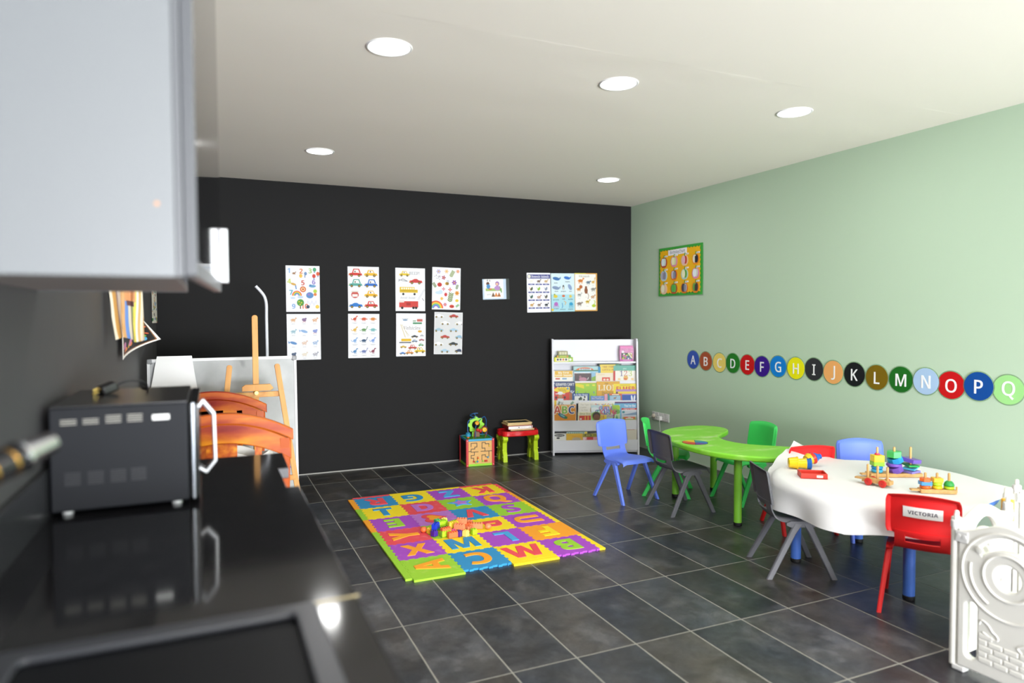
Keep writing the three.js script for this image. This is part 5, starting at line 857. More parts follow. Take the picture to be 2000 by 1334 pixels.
// ================= birthday chart on the green wall =================
{
  const W = .705, H = .500, g = thing('birthday_chart', 'green and yellow birthday chart with paper fruit cut-outs', 'poster', [-.004, 1.914, .8885], -Math.PI / 2);
  const bend = (x, y) => .004 + .006 * Math.max(0, Math.cos(x / W * 14)) * smooth(-.1, -.25, y);
  mesh('backing_sheet', sheet((u, v) => [u * W / 2, v * H / 2, bend(u * W / 2, v * H / 2)], range(-1, 1, 40), range(-1, 1, 16), .0012), mat('#3aa33c', .6), g);
  const zig = []; const per = (x0, y0, x1, y1, n) => { for (let i = 0; i < n; i++) { const t = i / n; const nx = -(y1 - y0), ny = x1 - x0, l = Math.hypot(nx, ny); const a = (i % 2 ? .006 : -.006); zig.push([lerp(x0, x1, t) + nx / l * a, lerp(y0, y1, t) + ny / l * a]); } };
  const a = W / 2 - .032, b = H / 2 - .030; per(-a, -b, a, -b, 28); per(a, -b, a, b, 20); per(a, b, -a, b, 28); per(-a, b, -a, -b, 20);
  mesh('inner_panel', ext(shapeOf(zig), .001).translate(0, 0, .0105), mat('#f2b70c', .6), g).userData.label = 'yellow panel with zigzag edge';
  const tt = canvasTex(400, 72, (c, w, h) => { rec(c, 0, 0, w, h, '#eeeef2'); txt(c, 'BirthdayChart', w / 2, h / 2, 52, '#55556a', 'center', '', 'sans-serif', w * .95); });
  mesh('title_strip', bx(.30, .056, .001, [-.03, .194, .0135], [0, 0, .02]), mat(0xffffff, .6, { map: tt }), g);
  const months = ['JAN', 'FEB', 'MARCH', 'APRIL', 'MAY', 'JUNE', 'JULY', 'AUGUST', 'SEPT', 'OCT', 'NOV', 'DEC'];
  const lob = (s) => { const p = []; for (let i = 0; i < 28; i++) { const t = i / 28 * Math.PI * 2; const notch = 1 - .14 * Math.exp(-(((Math.atan2(Math.sin(t - Math.PI / 2), Math.cos(t - Math.PI / 2))) / .3) ** 2)) - .08 * Math.exp(-(((Math.atan2(Math.sin(t + Math.PI / 2), Math.cos(t + Math.PI / 2))) / .3) ** 2)); p.push([Math.cos(t) * s * notch, Math.sin(t) * s * 1.02 * notch]); } return shapeOf(p); };
  const fr = [['#b8452a', '#dfeef2', '#d8e4e0'], ['#e089b0', '#f1efc2', '#dfe6b2'], ['#ecc9a2', '#e6b4c4', '#cf4a34'], ['#ef9320', '#f3eed2', '#1e2430'], ['#b9d6e2', '#b9b6d0', '#8f8fa8'], ['#e87a20', '#c9c6d6', '#55556a'], ['#b8d8d4', '#f0eec6', '#68b04c'], ['#e489ac', '#e8f0f4', '#dfe6da'], ['#edc8a8', '#f2eed0', '#e6d0b4'], ['#b5522c', '#52b04c', '#6cc05c'], ['#e07a22', '#3f444e', '#b8c4d0'], ['#ee8a1c', '#6aa84a', '#4a3f3a']];
  const outG = ext(lob(.056), .001), inG = xf(ext(lob(.042), .001), [0, 0, 0], [0, 0, 0], [.62, 1, 1]), stG = ext(shapeOf([[-.006, 0], [.006, 0], [.016, .03], [.004, .034]]), .001);
  const tags = atlas(2, 6, 128, 32), tagM = mat(0xffffff, .6, { map: tags.texture });
  fr.forEach(([c0, c1, c2], i) => {
    const x = -.255 + (i % 4) * .170, y = .098 - Math.floor(i / 4) * .138, f = new THREE.Group(); f.name = 'paper_fruit'; f.position.set(x, y, .0125); g.add(f);
    mesh('fruit_base', outG, mat(c0, .7), f); const l = mesh('fruit_half', inG, mat(c1, .7), f); l.position.set(-.014, .004, .0025); const r = mesh('fruit_half', inG, mat(c2, .7), f); r.position.set(.016, .004, .0025); r.rotation.y = -.12;
    const s = mesh('stalk', stG, mat('#4f9a3a', .7), f); s.position.set(.002, .044, .0025);
    if ([3, 4, 5, 10, 11].includes(i)) mesh('photo_card', bx(.034, .062, .001, [.014, -.002, .0065]), mat(i === 3 ? '#1c2430' : i === 11 ? '#3c3a34' : '#8c8c9c', .5), f);
    mesh('month_tag', tags.put(bx(.056, .016, .001, [.036, .062, .0025], [0, 0, .05]), 128, 32, (c, w, h) => { rec(c, 0, 0, w, h, '#f2f2ee'); txt(c, months[i], w / 2, h / 2, 24, '#4a4a52'); }), tagM, f);
  });
}
// ================= alphabet discs =================
{
  const D = [['A', '#1247b0', 1.025, 1.095, 'blue'], ['B', '#a8481c', 1.021, 1.286, 'rust brown'], ['C', '#ecd26a', 1.017, 1.477, 'pale yellow'], ['D', '#1f7a22', 1.023, 1.659, 'dark green'], ['E', '#cc1216', 1.020, 1.841, 'red'], ['F', '#3a148c', 1.016, 2.02, 'indigo'], ['G', '#1180d8', 1.027, 2.201, 'bright blue'], ['H', '#f2ea10', 1.025, 2.393, 'bright yellow'], ['I', '#313236', 1.029, 2.574, 'charcoal'], ['J', '#efab66', 1.018, 2.759, 'peach'], ['K', '#1a1b1e', 1.016, 2.946, 'black'], ['L', '#7a6210', 1.008, 3.134, 'olive'], ['M', '#1f6a22', 1.008, 3.32, 'bottle green'], ['N', '#a9c6e6', 1.011, 3.502, 'pale blue'], ['O', '#c6141a', 1.000, 3.671, 'crimson'], ['P', '#0f4a98', 1.009, 3.845, 'navy blue'], ['Q', '#9fdc8c', 1.003, 4.018, 'pale green']];
  const lam = new THREE.MeshPhysicalMaterial({ color: 0xdfeedd, roughness: .12, transmission: .85, thickness: 0, ior: 1.3 });
  const lamG = cy(.0955, .0955, .0010, [0, 0, 0], [Math.PI / 2, 0, 0], 48), dG = cy(.0885, .0885, .0012, [0, 0, .0011], [Math.PI / 2, 0, 0], 48), white = mat('#f0f0f2', .35);
  D.forEach(([ch, col, y, z, cn], i) => {
    const g = thing('letter_disc', `${cn} paper disc with a white letter ${ch}`, 'letter disc', [-.0022 - (i % 2) * .0022, y, z], -Math.PI / 2, 'alphabet discs on the green wall');
    mesh('laminate', lamG, lam, g); mesh('disc', dG, mat(col, .28), g); mesh('letter', textGeo(ch, .084, .0008, fontReg, { bevelEnabled: true, bevelSize: .0012, bevelThickness: .0003, bevelSegments: 1 }).translate(0, -.004, .0018), white, g);
  });
}
// ================= bookshelf =================
{
  const rot = 22 * Math.PI / 180, W = .915, H = 1.218, tP = .020;
  const FL = [-1.105, .205];
  const DEP = .215;
  const bl = [FL[0] + Math.sin(rot) * DEP, FL[1] - Math.cos(rot) * DEP];
  const org = [bl[0] + Math.cos(rot) * W / 2, bl[1] + Math.sin(rot) * W / 2];
  const g = thing('bookshelf', 'white display bookshelf with tiers of picture books', 'bookshelf', [org[0], 0, org[1]], -rot);
  const wh = mat('#cdced3', .45);
  // side profile: (z from back, y)
  const sp = [[.012, 0], [DEP - .03, 0], [DEP, .0], [DEP, .045], [.118, H - .02], [.104, H], [.012, H]];
  const sp2 = [[.012, 0], [.05, 0], [.06, .04], [DEP - .05, .04], [DEP - .036, 0], [DEP, 0], [DEP - .002, .06], [.130, H - .03], [.112, H], [.012, H]];
  for (const s of [-1, 1]) mesh('side_panel', xf(ext(shapeOf(sp2), tP, .003), [s * (W / 2 - tP / 2) + tP / 2, 0, 0], [0, -Math.PI / 2, 0]), wh, g);
  const iw = W - 2 * tP;
  mesh('back_panel', bx(iw, H - .08, .008, [0, H / 2 + .03, .018]), wh, g);
  mesh('top_shelf', rb(iw, .018, .100, .002, [0, .968, .072]), wh, g);
  const tiers = [[.772, .118, .030], [.568, .148, .030], [.362, .173, .112], [.158, .198, .112]]; // lip top, z, lip height
  for (const [y, z, lh] of tiers) { mesh('shelf_lip', rb(iw, lh, .006, .002, [0, y - lh / 2, z + .003]), wh, g); mesh('shelf_floor', bx(iw, .010, z - .022, [0, y - lh + .005, .022 + (z - .022) / 2]), wh, g); }
  mesh('base_rail', rb(iw, .022, .014, .002, [0, .052 - .016, .185]), wh, g);
  // ---------- books ----------
  const px2x = px => lerp(-iw / 2, iw / 2, (px - 1083) / (1243.5 - 1083)), py2y = py => (886 - py) / 184.6;
  const world = (x, z) => { const c = Math.cos(rot), s = Math.sin(rot); return [org[0] + x * c - z * s, org[1] + x * s + z * c]; };
  const base = tiers.map(([y, z, lh]) => [y - lh + .011, z, y]);
  const R = (f) => f;
  const plain = col => c => 0;
  const T = (s, x, y, px, col, o = {}) => ['t', s, x, y, px, col, o];
  function cover(bg, items, extra) { return (c, w, h) => { rec(c, 0, 0, w, h, bg); if (extra) extra(c, w, h); for (const [, s, x, y, px, col, o] of items) txt(c, s, x * w, y * h, px, col, o.al ?? 'center', o.f ?? 'bold', o.fam ?? 'sans-serif', o.mw ? o.mw * w : undefined); }; }
  const dots = (c, w, h, pal, n, y0, y1, r) => { for (let i = 0; i < n; i++) ell(c, rnd() * w, lerp(y0, y1, rnd()) * h, r * (.5 + rnd()), r * (.5 + rnd()), pal[i % pal.length]); };
  // [x0, x1, top, row, layer, cover colour, label, painter]
  const B = [
    [1084, 1121, 723, 0, 1, '#f0efe8', 'picture book with a yellow title panel on a white cover', cover('#f0efe8', [], (c, w, h) => { rec(c, 10, 4, w - 20, h * .58, '#e2b01c'); txt(c, 'My First', w / 2, h * .2, 38, '#fbf8ea'); txt(c, 'Letter Sounds', w / 2, h * .44, 38, '#fbf8ea', 'center', 'bold', 'sans-serif', w * .86); rec(c, 20, h * .7, 60, 20, '#c8503c'); rec(c, 110, h * .7, 60, 20, '#7aa2c4'); })],
    [1122, 1171, 714.7, 0, 0, '#a9cfd0', 'pale teal picture book with an orange banner', cover('#a9cfd0', [], (c, w, h) => { ell(c, w * .45, h * .3, w * .36, h * .22, '#dd6a24'); rec(c, w * .24, h * .16, w * .46, h * .2, '#e6eef0'); txt(c, 'BUNNIES', w * .47, h * .26, 40, '#5f6a7c', 'center', 'bold', 'sans-serif', w * .4); })],
    [1123, 1170, 722, 0, 1, '#9fcfe6', 'light blue counting book with coloured dots', cover('#9fcfe6', [], (c, w, h) => { rec(c, 0, 0, w, 14, '#3f7a52'); rec(c, 0, 24, w * .66, 44, '#e9f1f4'); ['#c02a24', '#e0c02c', '#2f6fb0', '#2f8f4c', '#c8742c', '#b02024', '#e2c83a', '#2f66a8', '#3c9a52', '#c23a2c'].forEach((k, i) => ell(c, 14 + i * 16, 46, 9, 13, k)); rec(c, w * .74, 30, w * .24, 34, '#e0a83a'); })],
    [1124, 1156.5, 728.5, 0, 2, '#4d3a3c', 'dark brown picture book with a pink animal outline', cover('#4d3a3c', [], (c, w, h) => { ell(c, w * .5, h * .78, w * .24, h * .26, '#b87f90'); ell(c, w * .34, h * .45, 15, 17, '#b87f90'); ell(c, w * .34, h * .45, 7, 9, '#4d3a3c'); stroke(c, [[w * .78, h * .8], [w * .82, h * .55]], '#f0eeec', 8); })],
    [1157, 1165, 727, 0, 2, '#8fbcd8', 'narrow picture book edge with green hills', cover('#8fbcd8', [], (c, w, h) => { poly(c, [[0, h], [0, h * .6], [w, h * .4], [w, h]], '#7fae3c'); ell(c, w * .5, h * .85, 30, 18, '#c23a30'); })],
    [1165.4, 1199, 728, 0, 2, '#ece0c8', 'cream picture book with faint lettering and a red shape', cover('#ece0c8', [T('shapes', .3, .2, 36, '#d9b878', { f: '' })], (c, w, h) => { rec(c, w * .36, h * .56, w * .46, h * .44, '#d8432a'); ell(c, w * .5, h * .84, 18, 14, '#ece0c8'); ell(c, w * .68, h * .84, 18, 14, '#ece0c8'); })],
    [1172, 1216, 710.6, 0, -.4, '#1f4a38', 'dark green book standing behind the yellow fairy-tale book', cover('#1f4a38', [], (c, w, h) => { rec(c, w * .7, 4, w * .2, 14, '#3f8a58'); })],
    [1170, 1175, 716, 0, .4, '#1c86b4', 'narrow bright blue book edge beside the fairy-tale book', cover('#1c86b4', [])],
    [1174, 1204, 711.5, 0, 0, '#ecd04a', 'yellow fairy-tale book with brown capital title', cover('#ecd04a', [T('THE THREE', .62, .16, 40, '#8a4a22', { fam: 'serif', mw: .95 }), T('LITTLE PIGS', .62, .33, 40, '#8a4a22', { fam: 'serif', mw: .95 })])],
    [1200.5, 1244, 713.7, 0, .6, '#5fae9c', 'teal picture book with small white lettering', cover('#5fae9c', [T('you', .5, .2, 26, '#d5ece4', { f: '' })], (c, w, h) => { rec(c, w * .1, h * .34, w * .6, 6, '#d8a84c'); })],
    [1199.8, 1244, 724, 0, 1.4, '#f0ece0', 'white number book with a red spine', cover('#f0ece0', [], (c, w, h) => { rec(c, 0, 0, w * .09, h, '#c8231f'); txt(c, '1', w * .36, h * .28, 84, '#4f4a86', 'center', '', 'serif'); txt(c, '2', w * .55, h * .28, 84, '#b83a34', 'center', '', 'serif'); txt(c, '3', w * .75, h * .28, 84, '#a9c84a', 'center', '', 'serif'); ell(c, w * .55, h * .72, 26, 26, '#e2b45a'); rec(c, w * .46, h * .76, 36, 16, '#d8652c'); ell(c, w * .26, h * .84, 16, 12, '#ecc98c'); ell(c, w * .84, h * .84, 16, 12, '#ecc98c'); })],
    [1081.5, 1124, 743.8, 1, 0, '#1b3468', 'navy picture book with white hand-drawn title', cover('#1b3468', [T("GIRAFFES CAN'T", .54, .16, 44, '#f0eee6', { mw: .84 }), T('DANCE', .46, .36, 46, '#f0eee6')], (c, w, h) => { for (const [x, y] of [[.06, .1], [.05, .3], [.86, .5]]) ell(c, x * w, y * h, 6, 6, '#dfe6f0'); stroke(c, [[w * .8, h * .5], [w * .86, h * .62], [w * .96, h * .5]], '#e9ecf0', 8); })],
    [1081, 1114, 755, 1, 1, '#d23a28', 'red and yellow spelling book with a girl in a white hat', cover('#d23a28', [], (c, w, h) => { poly(c, [[0, 0], [w, 0], [w, h * .34], [w * .6, h * .46], [0, h * .24]], '#f0d222'); poly(c, [[0, 0], [w * .32, 0], [0, h * .18]], '#c8332a'); txt(c, 'Spelling &', w * .58, h * .13, 32, '#6a5a1c', 'center', ''); txt(c, 'Writing', w * .58, h * .26, 32, '#6a5a1c', 'center', ''); ell(c, w * .88, h * .11, 13, 15, '#3aa0d8'); ell(c, w * .44, h * .66, 34, 40, '#b98254'); ell(c, w * .44, h * .44, 40, 24, '#eef0f4'); rec(c, w * .16, h * .46, w * .56, 12, '#e4e8f0'); ell(c, w * .2, h * .76, 16, 20, '#3a2a24'); ell(c, w * .7, h * .76, 16, 20, '#3a2a24'); rec(c, w * .28, h * .84, w * .34, h * .16, '#cfe0ea'); })],
    [1125, 1166, 746.6, 1, 0, '#9ccb2a', 'lime green book with small scattered letters', cover('#9ccb2a', [], (c, w, h) => { rec(c, 0, 0, w, 8, '#d9a23c'); poly(c, [[0, 10], [w * .4, 26], [w * .42, h * .34], [0, 40]], '#e6d51e'); rec(c, w * .5, 20, 40, 22, '#d8dc2c'); rec(c, w * .8, 22, 32, 20, '#e2dc2c'); ['T', 'r', 'B', 'a', 'u', 'i', 'k'].forEach((s, i) => txt(c, s, (.1 + i * .13) * w, (.55 + (i % 3) * .1) * h, 36, ['#4f86a8', '#9a5a8a', '#5f8ab8', '#7a9a2c'][i % 4])); })],
    [1166.4, 1211.5, 744.3, 1, .5, '#dda61c', 'ochre picture book with large cream and brown title', cover('#dda61c', [T('THE', .42, .12, 22, '#8a6a1c'), T('LION', .48, .34, 84, '#f2e8cc', { fam: 'serif' }), T('INSIDE', .5, .64, 56, '#6a5224', { f: '', mw: .56 })])],
    [1199, 1244, 749, 1, 1.1, '#efd71e', 'bright yellow picture book with a red capital title', cover('#efd71e', [T('ELMER', .52, .33, 76, '#cf3a20', { mw: .82 })], (c, w, h) => { rec(c, w * .28, h * .08, w * .44, 6, '#b9a01c'); })],
    [1204, 1244, 760, 1, 1.9, '#b88ac0', 'lilac and yellow striped book lying at the right of its tier', cover('#b88ac0', [], (c, w, h) => { rec(c, 0, h * .2, w, h * .22, '#f0d23a'); rec(c, 0, h * .22, 24, 30, '#3a3444'); rec(c, 0, h * .44, w * .2, 16, '#d86a2c'); })],
    [1113.3, 1118.4, 766, 1, 1.4, '#a86a3c', 'narrow brown book spine beside the blue alphabet book', cover('#a86a3c', [], (c, w, h) => { for (let i = 0; i < 4; i++) rec(c, 0, h * (.1 + i * .22), w, 10, '#7a4426'); })],
    [1118.6, 1152, 767, 1, 2, '#2a5690', 'blue alphabet book with a white picture panel', cover('#2a5690', [T('A is for Anga', .5, .2, 34, '#eef2f6', { mw: .8 })], (c, w, h) => { rec(c, w * .14, h * .38, w * .74, h * .62, '#e6e9e4'); for (let i = 0; i < 9; i++) ell(c, (.2 + rnd() * .6) * w, (.5 + rnd() * .4) * h, 12, 15, ['#26292c', '#4f7a48', '#2f3034'][i % 3]); })],
    [1154.6, 1181, 772.5, 1, 2, '#6f93d0', 'light blue book with a darker title band', cover('#6f93d0', [T('San Francisco', .5, .55, 34, '#f0f2fa', { mw: .8 }), T('Good Night', .5, .22, 30, '#c9d6ee', { f: '', mw: .6 })].slice(0), (c, w, h) => { rec(c, w * .14, h * .4, w * .72, h * .32, '#34508f'); })],
    [1181.6, 1187.4, 769, 1, 2, '#e6a4b8', 'narrow pink book edge next to the light blue book', cover('#e6a4b8', [])],
    [1188, 1215, 768, 1, 2.6, '#2f8f94', 'teal and orange book with a fox picture', cover('#2f8f94', [], (c, w, h) => { rec(c, w * .1, 0, w * .9, h * .26, '#de6a24'); rec(c, w * .3, h * .1, w * .5, 16, '#f5ead8'); rec(c, w * .14, h * .34, w * .76, h * .66, '#a3c4da'); rec(c, w * .92, h * .26, w * .08, h, '#d8622a'); beast(c, w * .5, h * .66, 70, '#9a6a44'); })],
    [1215.8, 1243.5, 770.6, 1, 2.6, '#1957b0', 'royal blue book with white rabbit ears', cover('#1957b0', [], (c, w, h) => { ell(c, w * .68, h * .62, 16, 54, '#eef1f6', -.15); ell(c, w * .86, h * .62, 16, 54, '#eef1f6', .15); rec(c, w * .05, h * .2, 50, 5, '#0f3f88'); })],
    [1081, 1126, 780, 2, 0, '#e6e8e4', 'white picture book with a yellow corner and green sprigs', cover('#e6e8e4', [], (c, w, h) => { rec(c, 0, 0, w * .15, h * .5, '#e8c224'); txt(c, 'K', w * .4, h * .16, 44, '#5a5a5c', 'center', '', 'serif'); leaf(c, w * .26, h * .15, 22, '#3f6a44', .4); leaf(c, w * .82, h * .15, 22, '#3f7a52', .8); })],
    [1081, 1125, 788.7, 2, 1, '#e08f14', 'orange alphabet book with big A B C and a beetle', cover('#e08f14', [], (c, w, h) => { [['A', .19, '#c8442a'], ['B', .5, '#86b83c'], ['C', .8, '#24337f']].forEach(([s, x, k]) => { c.font = 'bold 118px sans-serif'; c.textAlign = 'center'; c.textBaseline = 'middle'; c.lineWidth = 14; c.strokeStyle = '#f4efdc'; c.strokeText(s, x * w, h * .34); c.fillStyle = k; c.fillText(s, x * w, h * .34); }); rec(c, w * .2, 8, w * .56, 5, '#f1d79a'); ell(c, w * .42, h * .72, 58, 20, '#256a8c', .5); ell(c, w * .44, h * .72, 40, 8, '#7fc0b4', .5); ell(c, w * .56, h * .82, 18, 14, '#3a7a3c'); })],
    [1130, 1163, 784, 2, .2, '#ece8dc', 'cream picture book with pale grey title lettering', cover('#ece8dc', [T('The Tiger Who', .54, .14, 34, '#b8b09c', { fam: 'serif', f: '', mw: .84 }), T('Came', .3, .29, 34, '#b8b09c', { fam: 'serif', f: '' }), T('to Tea', .36, .44, 34, '#b8b09c', { fam: 'serif', f: '' })], (c, w, h) => { ell(c, w * .78, h * .44, 20, 50, '#c86a34'); })],
    [1129, 1156, 803.7, 2, 1, '#e9e4bc', 'pale yellow flap book with a red crate picture', cover('#e9e4bc', [T('Dear Zoo', .52, .2, 46, '#55522e', { fam: 'serif', f: '', mw: .9 })], (c, w, h) => { rec(c, w * .1, h * .42, w * .9, h * .58, '#cc3b24'); rec(c, w * .5, h * .5, 16, h * .5, '#eab83a'); rec(c, w * .7, h * .48, 16, h * .5, '#eab83a'); rec(c, w * .16, h * .74, 30, 30, '#e8e4d8'); })],
    [1161, 1201, 784.5, 2, .8, '#eeece2', 'white picture book with multicoloured title letters', cover('#eeece2', [], (c, w, h) => { 'Dot and Cook'.split('').forEach((s, i) => txt(c, s, (.08 + i * .075) * w, .15 * h, 40, ['#c8382c', '#5a8ac0', '#e09a2c', '#6aa84a'][i % 4])); })],
    [1154.5, 1211, 790, 2, 1.7, '#a9cfa6', 'wide green colouring book with a tree and a child', cover('#b4d2a4', [], (c, w, h) => { rec(c, 0, 0, w, h * .5, '#c6dfe4'); ell(c, w * .12, h * .3, 40, 20, '#e9f2f2'); ell(c, w * .84, h * .2, 40, 34, '#a6cc34'); ell(c, w * .78, h * .36, 34, 26, '#8fbe3a'); ell(c, w * .9, h * .45, 26, 20, '#6aa84a'); stroke(c, [[w * .77, h * .9], [w * .8, h * .5], [w * .88, h * .42]], '#6a4630', 10); rec(c, w * .4, 0, w * .24, 16, '#e2c83a'); 'CREATIVE'.split('').forEach((s, i) => txt(c, s, (.32 + i * .056) * w, .21 * h, 44, ['#b45a9a', '#5a8ac8', '#d8743a', '#7a5ab0'][i % 4])); 'COLOURING'.split('').forEach((s, i) => txt(c, s, (.2 + i * .075) * w, .47 * h, 56, ['#7a6ab8', '#3f9a9a', '#d8643a', '#c84a7a', '#3f66b0'][i % 5])); txt(c, 'BOOK', w * .6, h * .72, 34, '#b56ab0'); ell(c, w * .18, h * .74, 42, 40, '#7fae2c'); ell(c, w * .19, h * .72, 34, 34, '#2c1c18'); ell(c, w * .2, h * .82, 28, 28, '#7a4a30'); rec(c, w * .32, h * .66, 54, 60, '#e8cf4a'); txt(c, '28', w * .385, h * .8, 36, '#c8803a'); poly(c, [[w * .84, h], [w * .88, h * .66], [w * .94, h]], '#3f8f52'); })],
    [1201, 1243, 784, 2, .2, '#5a2a6a', 'purple book edge at the right of the third tier', cover('#5a2a6a', [])],
    [1200, 1243, 787, 2, 1, '#6fb4dc', 'sky blue picture book with white title', cover('#6fb4dc', [T("You're the", .7, .16, 40, '#f4f6fa', { mw: .5 })])],
    [1213.8, 1243.3, 796, 2, 2.5, '#e9e9ec', 'red topped white activity book with a grey photo', cover('#cfd6de', [], (c, w, h) => { rec(c, 0, 0, w, h * .16, '#c8242c'); txt(c, 'Logico Sudok', w * .5, h * .08, 30, '#f4e8e6', 'center', 'bold', 'sans-serif', w * .8); rec(c, 0, h * .16, w, 10, '#f1f1f2'); rec(c, w * .05, h * .26, 40, 34, '#2f8f9a'); poly(c, [[0, h * .6], [w, h * .34], [w, h * .6]], '#7f97b2'); })],
    [1216, 1242, 813, 2, 3.2, '#e2652a', 'orange board book with pale lettering in front', cover('#a9b86a', [], (c, w, h) => { rec(c, w * .1, 0, w * .8, h * .7, '#e2652a'); rec(c, w * .38, h * .16, w * .24, 14, '#f6e2cf'); rec(c, w * .22, h * .38, w * .56, 20, '#f6e2cf'); })],
    [1080, 1105.6, 844, 3, 1, '#ecebe2', 'white board book with a black title oval', cover('#ecebe2', [], (c, w, h) => { ell(c, w * .5, h * .3, w * .38, 26, '#222326'); txt(c, 'Jungle Animals', w * .5, h * .3, 30, '#e9e9e4', 'center', 'bold', 'sans-serif', w * .6); ell(c, w * .4, h * .7, 34, 16, '#222326'); })],
    [1106.5, 1147, 841, 3, 0, '#b9d0c8', 'pale teal book top showing behind a yellow book', cover('#b9d0c8', [], (c, w, h) => { for (let i = 0; i < 8; i++) rec(c, (.06 + i * .1) * w, 10, 18, 10, '#4f7a6a'); rec(c, w * .86, 2, 30, 26, '#e6c83a'); })],
    [1106.2, 1137.5, 844.5, 3, 1, '#e6b522', 'yellow board book with curly orange lettering', cover('#e6b522', [T('Construction', .62, .46, 36, '#d8842c', { f: 'italic', mw: .6 })], (c, w, h) => { ell(c, w * .62, h * .9, 70, 30, '#b9a98a'); })],
    [1138, 1166, 845, 3, .5, '#a29a2c', 'olive board book with a dark title block', cover('#a29a2c', [], (c, w, h) => { rec(c, w * .14, h * .1, w * .46, h * .3, '#3a3a1c'); rec(c, w * .2, h * .2, w * .34, 12, '#d8cf6a'); rec(c, w * .7, h * .2, w * .24, 10, '#5a5624'); rec(c, w * .3, h * .5, w * .5, 8, '#5a5624'); })],
    [1138.2, 1165.6, 851.5, 3, 1.2, '#e08a9c', 'pink board book with a red block', cover('#e6a0ac', [], (c, w, h) => { rec(c, w * .28, 0, w * .44, h, '#cc3a34'); ell(c, w * .1, h * .5, 30, 30, '#f0d0d4'); })],
    [1166.8, 1174, 843, 3, .6, '#dccfae', 'narrow beige book beside the olive board book', cover('#dccfae', [])],
    [1195, 1243, 837.5, 3, .4, '#dcd6c4', 'tall cream book in the lowest tier partly behind the blue chair', cover('#dcd6c4', [], (c, w, h) => { rec(c, w * .6, 0, w * .3, 5, '#b8483c'); })]
  ];
  seedState = 4242; const covers = atlas(7, 6, 288, 320), coverM = mat('#e4e4e4', .5, { map: covers.texture });
  for (const [x0, x1, top, row, layer, col, lb, draw] of B) {
    const [by, tz, ly] = base[row]; const xa = px2x(x0), xb = px2x(x1), yt = py2y(top), w = xb - xa, h = yt - by;
    const th = .004;
    const zc = [.098, .1285, .1535, .1795][row] + layer * .0052; const q = world((xa + xb) / 2, zc);
    const b = thing('picture_book', lb, 'book', [q[0], by, q[1]], -rot, 'picture books on the white bookshelf');
    const vis = Math.max(.2, (yt - ly) / h);
    mesh('pages', bx(w - .003, h - .004, th - .0012, [-.0005, h / 2, 0]), pl('#cfcbc0', .7), b);
    mesh('front_cover', covers.put(bx(w, h, .0009, [0, h / 2, th / 2]), 256, Math.max(32, Math.round(256 * h / w)), (c, W2, H2) => { rec(c, 0, 0, W2, H2, col); draw(c, W2, H2 * vis); }), coverM, b); mesh('rear_cover', bx(w, h, .0009, [0, h / 2, -th / 2]), pl(col, .45), b); mesh('spine', bx(.0014, h, th, [-w / 2, h / 2, 0]), pl(col, .45), b);
  }
  // ---------- things on the top shelf ----------
  const ty = .977 + .0003, box = (name, lb, x0, x1, y0, h, d, z, m, faceDraw) => { const xa = px2x(x0), xb = px2x(x1), q = world((xa + xb) / 2, z); const o = thing(name, lb, 'box', [q[0], y0, q[1]], -rot, 'game boxes on the top shelf'); mesh('box_body', rb(xb - xa, h, d, .0015, [0, h / 2, 0]), m, o); if (faceDraw) mesh('front_print', bx(xb - xa - .003, h - .003, .0008, [0, h / 2, d / 2 + .0005]), mat('#e0e0e0', .5, { map: canvasTex(256, 64, faceDraw) }), o); };
  box('game_box', 'yellow and lime game box at the bottom of the stack on the top shelf', 1084.5, 1121, ty, .046, .075, .072, pl('#a9cc2a', .45), (c, w, h) => { rec(c, 0, 0, w, h, '#e6dc2a'); rec(c, w * .1, h * .12, w * .66, h * .76, '#f2f0e2'); rec(c, w * .76, 0, w * .24, h, '#a2c82e'); ['#3a3f46', '#6a4a4a', '#d8782c', '#4a5a52'].forEach((k, i) => rec(c, w * (.13 + i * .15), h * .22, w * .1, h * .5, k)); ell(c, w * .86, h * .5, 18, 20, '#eef2e0'); });
  box('game_box', 'thin green and orange box in the stack on the top shelf', 1089, 1117, ty + .0463, .022, .07, .070, pl('#4f8f34', .45), (c, w, h) => { rec(c, 0, 0, w, h, '#5f9a3a'); rec(c, 0, 0, w * .14, h, '#e09a2c'); rec(c, w * .2, h * .2, w * .5, h * .5, '#d8d24a'); rec(c, w * .72, 0, w * .1, h, '#d8863a'); });
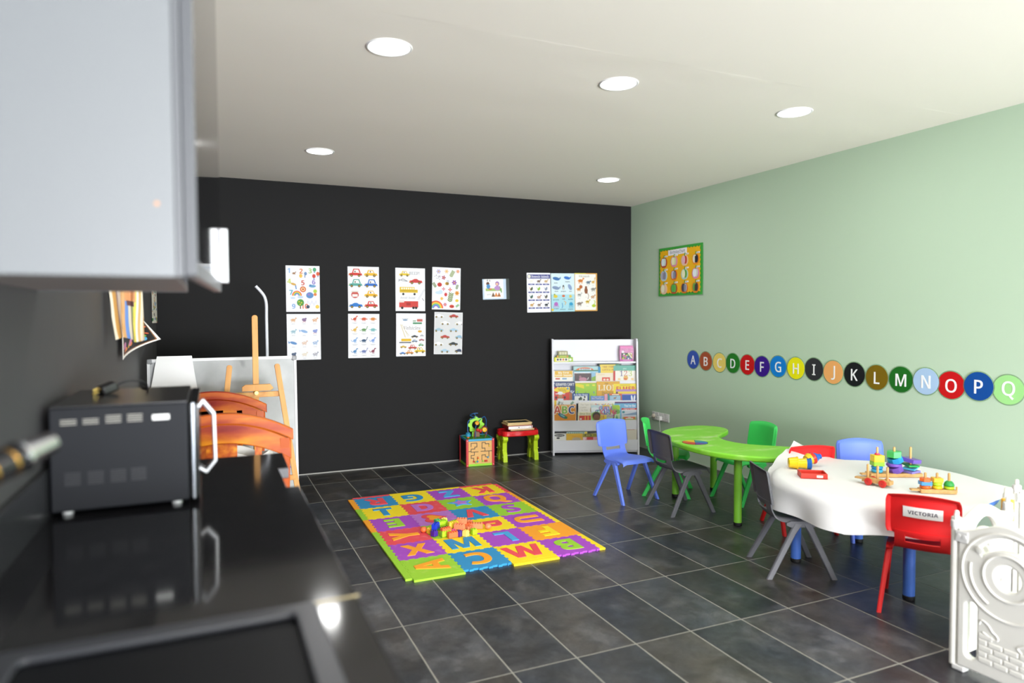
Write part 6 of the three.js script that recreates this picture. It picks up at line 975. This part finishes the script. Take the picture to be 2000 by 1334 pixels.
  box('game_box', 'small pale box topping the stack on the top shelf', 1092.5, 1111, ty + .0686, .042, .06, .068, pl('#b3ac7c', .5), (c, w, h) => { rec(c, 0, 0, w, h, '#8f8a5c'); for (let i = 0; i < 3; i++) rec(c, w * (.1 + i * .28), h * .14, w * .24, h * .72, '#dcd8b2'); });
  {
    const xa = px2x(1213), xb = px2x(1240), q = world((xa + xb) / 2, .066), w = xb - xa, h = .165;
    const o = thing('toy_bag', 'pink gift bag with a clear window full of coloured toys', 'bag', [q[0], ty, q[1]], -rot);
    const t = canvasTex(200, 220, (c, W2, H2) => { rec(c, 0, 0, W2, H2, '#d98ab8'); for (let i = 0; i < 40; i++) ell(c, rnd() * W2, rnd() * H2 * .36, 5, 4, ['#e8b4d0', '#b86aa8', '#f0cfe0'][i % 3]); rec(c, 14, H2 * .36, W2 - 28, H2 * .5, '#3a3f3a'); seedState = 31; for (let i = 0; i < 26; i++) ell(c, 24 + rnd() * (W2 - 48), H2 * (.4 + rnd() * .42), 15, 10, ['#6fae3c', '#e2c23a', '#f0ece2', '#d86a9a', '#4f7fb8', '#8a5ab0'][i % 6], rnd() * 3); stroke(c, [[W2 * .62, H2 * .4], [W2 * .88, H2 * .76]], '#f0e9c4', 16); rec(c, 0, H2 * .88, W2, H2 * .12, '#b02a92'); rec(c, W2 * .18, H2 * .91, W2 * .62, 8, '#e9c4e0'); ell(c, 40, H2 * .28, 20, 22, '#f0e6ee'); });
    mesh('bag_body', loft([[0, .5], [.7, .5], [.92, .42], [1, .40]].map(([y, k], i) => { const hw = w * [.48, .5, .47, .48][i], d = [.030, .032, .018, .004][i]; return [[hw, d], [hw, -d], [-hw, -d], [-hw, d]].map(([a, b]) => V(a, y * h, b)); })), pl('#d98ab8', .4), o);
    mesh('front_print', bx(w * .94, h * .82, .0008, [0, h * .43, .0328]), mat('#dcdcdc', .5, { map: t }), o);
  }
}
scene.traverse(o => { if (o.isMesh) { o.castShadow = true; o.receiveShadow = true; } });
renderer.render(scene, camera);
